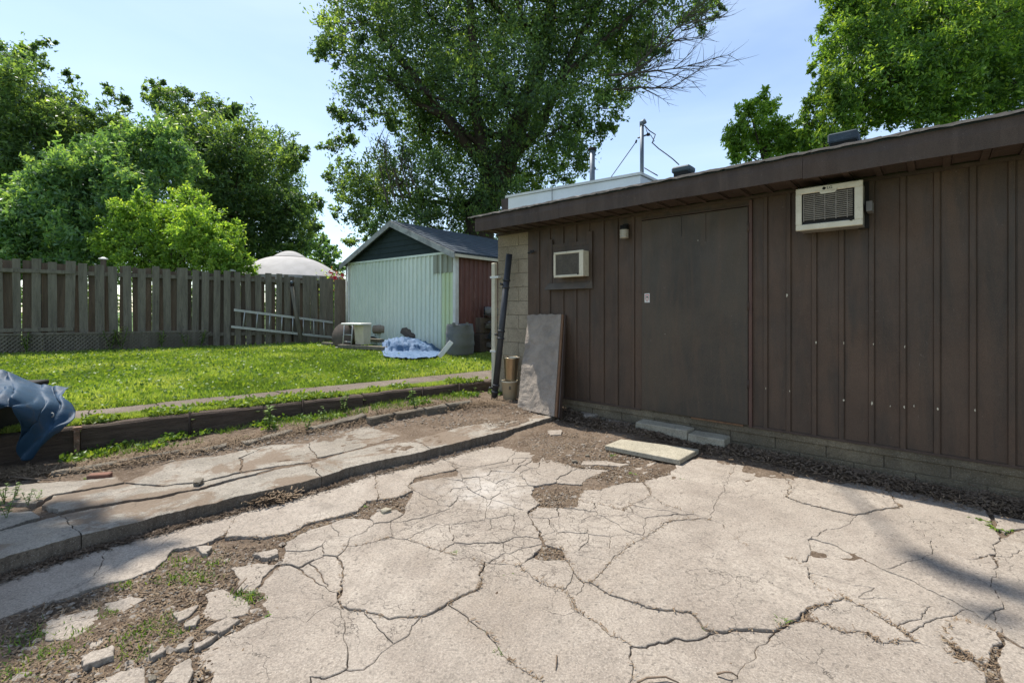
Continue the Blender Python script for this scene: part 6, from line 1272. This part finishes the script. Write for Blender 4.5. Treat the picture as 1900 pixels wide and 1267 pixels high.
def along(pts, n, w_, seed, zf_=None):
    g = np.random.default_rng(seed); k = len(pts) - 1; i = g.integers(0, k, n); t = g.random(n); A = np.array([p[:2] for p in pts]); P_ = A[i] * (1 - t)[:, None] + A[i + 1] * t[:, None] + g.normal(0, w_, (n, 2)); z_ = soil_z(P_[:, 0], P_[:, 1]) + .004 if zf_ is None else zf_(P_[:, 0], P_[:, 1]); return np.column_stack([P_, z_])
wallf = [WL(s_, WN - .22, 0) for s_ in np.linspace(-2.4, 3.6, 12)]
litter('leaf_litter', 'dry brown leaf and straw litter along the garage foundation', along(wallf, 15000, .11, 41), .04, .0024, 41, MT['straw'], .03)
litter('leaf_litter', 'dark rotted leaves banked against the garage foundation', along(wallf, 12000, .08, 61), .03, .006, 61, MT['soil'], .035)
rt = MB(); rs_ = random.Random(77)
for i in range(70):
    px_ = rs_.uniform(20, 900); q_ = G(px_, np.interp(px_, [20, 300, 557, 900], [880, 835, 790, 752]) + rs_.uniform(-14, 12), .05); z_ = sz(q_.x, q_.y) + .012; th_ = rs_.uniform(-.6, 1.4); L_ = rs_.uniform(.06, .28); pts_ = []
    for k_ in range(5):
        t_ = k_ / 4; x_ = q_.x + math.cos(th_ + .5 * t_) * L_ * t_; y_ = q_.y + math.sin(th_ + .5 * t_) * L_ * t_; pts_.append((x_, y_, max(z_, sz(x_, y_) + .012) + rs_.uniform(0, .02)))
    rt.tube(pts_, [.0035, .003, .0025, .002, .0012], 4, False)
tag(rt.build('dead_roots', MT['straw']), 'tangled dead stems and roots along the foot of the timber wall', 'roots', kind='stuff')
litter('leaf_litter', 'dead roots and straw strewn in the soil under the timber wall', along([G(-40, 885, .03), G(120, 875, .03), G(300, 850, .04), G(480, 815, .08), G(640, 785, .1), G(800, 755, .13), G(930, 750, .14)], 14000, .11, 42), .05, .0022, 42, MT['straw'], .03)
litter('leaf_litter', 'dark crumbs and dead roots in the shade at the foot of the raised kerb', along([p_ + Vector((.02, -.05, 0)) for p_ in KF[1:10]], 5200, .028, 51, lambda x, y: np.full(len(x), .002)), .03, .0025, 51, MT['soil'], .012)
hp = G(478, 928); gq = np.random.default_rng(6); Pq = np.column_stack([hp.x + gq.normal(0, .10, 2600), hp.y + gq.normal(0, .05, 2600), np.abs(gq.normal(0, .018, 2600)) + .0]); litter('dead_weed_heap', 'heap of dead brown pulled weeds against the kerb edge', Pq, .045, .0035, 43, MT['straw'], .03)
dirt = scatter([(1050, 830, 3), (1100, 860, 2.4), (1180, 885, 1.6), (1030, 925, 1.5), (1020, 1025, .9), (700, 940, 1.3), (620, 975, 1), (560, 990, .8), (350, 1060, 3), (250, 1120, 2.5), (150, 1200, 3), (320, 1200, 2.6), (230, 1240, 2.5), (1480, 1142, .8), (1840, 1235, 1), (1810, 1040, 1.2), (1760, 1215, .8), (880, 800, 2), (1000, 780, 2)], 1100, .10, 44); dirt = off_slab(dirt, .03)
litter('leaf_litter', 'fine dry bits scattered over the bare soil patches', dirt[::2], .022, .0018, 44, MT['straw'], .006)
# crack litter: dark organic bits in and beside the wide cracks
ck = []
for key in ('B', 'H1', 'J1', 'A2', 'A3', 'K', 'O4', 'R1', 'L2', 'G1'):
    pl = [warp(G(x, y)) for x, y in SL[key]]; ck.append(along([p for p in pl] + [pl[0]], 230, .006, hash(key) % 97 if False else len(key) * 13 + len(pl), lambda x, y: np.full(len(x), .0)))
litter('leaf_litter', 'brown crumbs and roots caught in the patio cracks', np.concatenate(ck), .02, .0016, 45, MT['straw'], .008)
def pebbles(name, label, P, smin, smax, seed, mat):
    g = np.random.default_rng(seed); n = len(P); ico = np.array([(0, 0, .8), (.9, 0, .1), (.2, .85, .15), (-.75, .5, 0), (-.7, -.55, .1), (.3, -.9, 0), (0, 0, -.6)]); Fi = np.array([(0, 1, 2), (0, 2, 3), (0, 3, 4), (0, 4, 5), (0, 5, 1), (6, 2, 1), (6, 3, 2), (6, 4, 3), (6, 5, 4), (6, 1, 5)])
    s_ = smin + (smax - smin) * g.random(n) ** 3; th = g.uniform(0, 6.28, n); V = ico[None] * (1 + g.normal(0, .15, (n, 7, 3))) * np.stack([s_, s_ * g.uniform(.6, 1, n), s_ * g.uniform(.35, .8, n)], 1)[:, None, :]
    c, s2 = np.cos(th)[:, None], np.sin(th)[:, None]; X_ = V[:, :, 0] * c - V[:, :, 1] * s2; Y_ = V[:, :, 0] * s2 + V[:, :, 1] * c; V = np.stack([X_, Y_, V[:, :, 2]], 2) + P[:, None, :]
    Fc = (np.arange(n)[:, None, None] * 7 + Fi[None]).reshape(-1, 3); o_ = put(name, mesh_np(name, V.reshape(-1, 3), Fc), mat); return tag(o_, label, 'pebbles', kind='stuff')
pebbles('gravel', 'crumbled concrete grit and pebbles lying on the bare soil', dirt[::3], .002, .015, 46, MT['pebble'])
pebbles('concrete_chips', 'pale broken concrete chips strewn in the bare soil patches', dirt[::44], .005, .030, 66, MT['conc'])
pebbles('soil_clods', 'dark crumbly clods over the soil patches', dirt[::-2] + np.array([.02, .01, 0]), .003, .016, 47, MT['soil'])
pebbles('soil_clods', 'dark clods and crumbs along the garage foundation', along(wallf, 2500, .1, 48), .004, .016, 48, MT['soil'])
pebbles('gravel', 'small stones under the timber wall', along([G(60, 885, .03), G(300, 850, .04), G(480, 825, .08), G(640, 795, .1), G(930, 755, .14)], 1500, .1, 49), .004, .02, 49, MT['pebble'])
ga = np.random.default_rng(50); Pg = np.column_stack([ga.uniform(-3, 3.4, 1500), ga.uniform(1.6, 5.2, 1500), np.full(1500, .004)]); pebbles('gravel', 'grit sprinkled over the patio concrete', Pg, .0015, .008, 50, MT['pebble'])
for i, (px, py, s_, mt, lb) in enumerate([(1066, 858, .055, 'oldconc', 'dark broken concrete lump on the soil in front of the door'), (1090, 847, .05, 'oldconc', 'flat dark stone just behind the larger lump near the paving slab'), (730, 869, .045, 'oldconc', 'small stone lying beside the raised kerb edge'), (716, 951, .07, 'stepconc', 'wedge shaped concrete chip lying on the small cracked piece'), (368, 898, .09, 'oldconc', 'rough grey stone on the raised pavement at left'), (340, 1205, .05, 'pebble', 'brown broken stone standing in the soil at lower left'), (350, 1192, .04, 'pebble', 'small brown stone behind the broken stone at lower left'), (1100, 770, .05, 'oldconc', 'grey stone near the foundation left of the step'), (1120, 779, .06, 'oldconc', 'flat grey stone nearest the long step block'), (283, 1262, .035, 'oldconc', 'little dark stone at the bottom left edge of the patio')]):
    q_ = G(px, py, .0); zz_ = max(sz(q_.x, q_.y), 0.0); zz_ = .085 if i == 4 else zz_; q_ = G(px, py, zz_); rubble('stone', lb, q_, s_, s_ * .7, s_ * .45, MT[mt], (0, 0, i * 1.3), i)
q_ = G(185, 884, .07); o = MB().box((-.07, -.035, -.03), (.07, .035, .025), bev=.006).build('brick', MT['brick'], None, q_, (0, .03, .35)); tag(o, 'red brick half buried beside the broken garden kerb', 'brick')
def stick(pts, r, lb, nm='stick'):
    o_ = MB().tube(pts, [r * (1 - .5 * i / (len(pts) - 1)) for i in range(len(pts))], 5).build(nm, simple(nm + '_bark_%d' % len(bpy.data.materials), (.22, .16, .11), (.13, .09, .06), scale=20), None); tag(o_, lb, 'stick')
stick([G(18, 884, .06), G(60, 888, .07), G(100, 890, .07)], .008, 'pale dry stick lying near the tarp')
stick([G(0, 1037, .02), G(50, 1020, .03), G(100, 1005, .04)], .007, 'thin bent twig lying along the kerb shadow at left')
stick([G(433, 1100, .02), G(447, 1083, .03), G(458, 1072, .03)], .005, 'small dark twig standing on the broken slab at left')
stick([G(1033, 1215, .004), G(1032, 1230, .01), G(1031, 1243, .004)], .003, 'tiny straight twig near the bottom centre of the patio')
stick([G(1330, 1250, .004), G(1345, 1246, .02), G(1358, 1247, .02), G(1368, 1254, .004)], .0045, 'curved dark twig on the concrete near the bottom edge')
stick([G(1182, 1266, .004), G(1200, 1257, .015), G(1235, 1255, .012), G(1260, 1266, .004)], .005, 'long curved root lying at the bottom edge of the patio')
stick([G(1775, 890, .05), G(1798, 897, .06), G(1815, 904, .05)], .005, 'pale stick leaning on the litter by the foundation at right')
stick([G(1420, 1130, .004), G(1450, 1140, .01)], .0001, 'x') if False else None
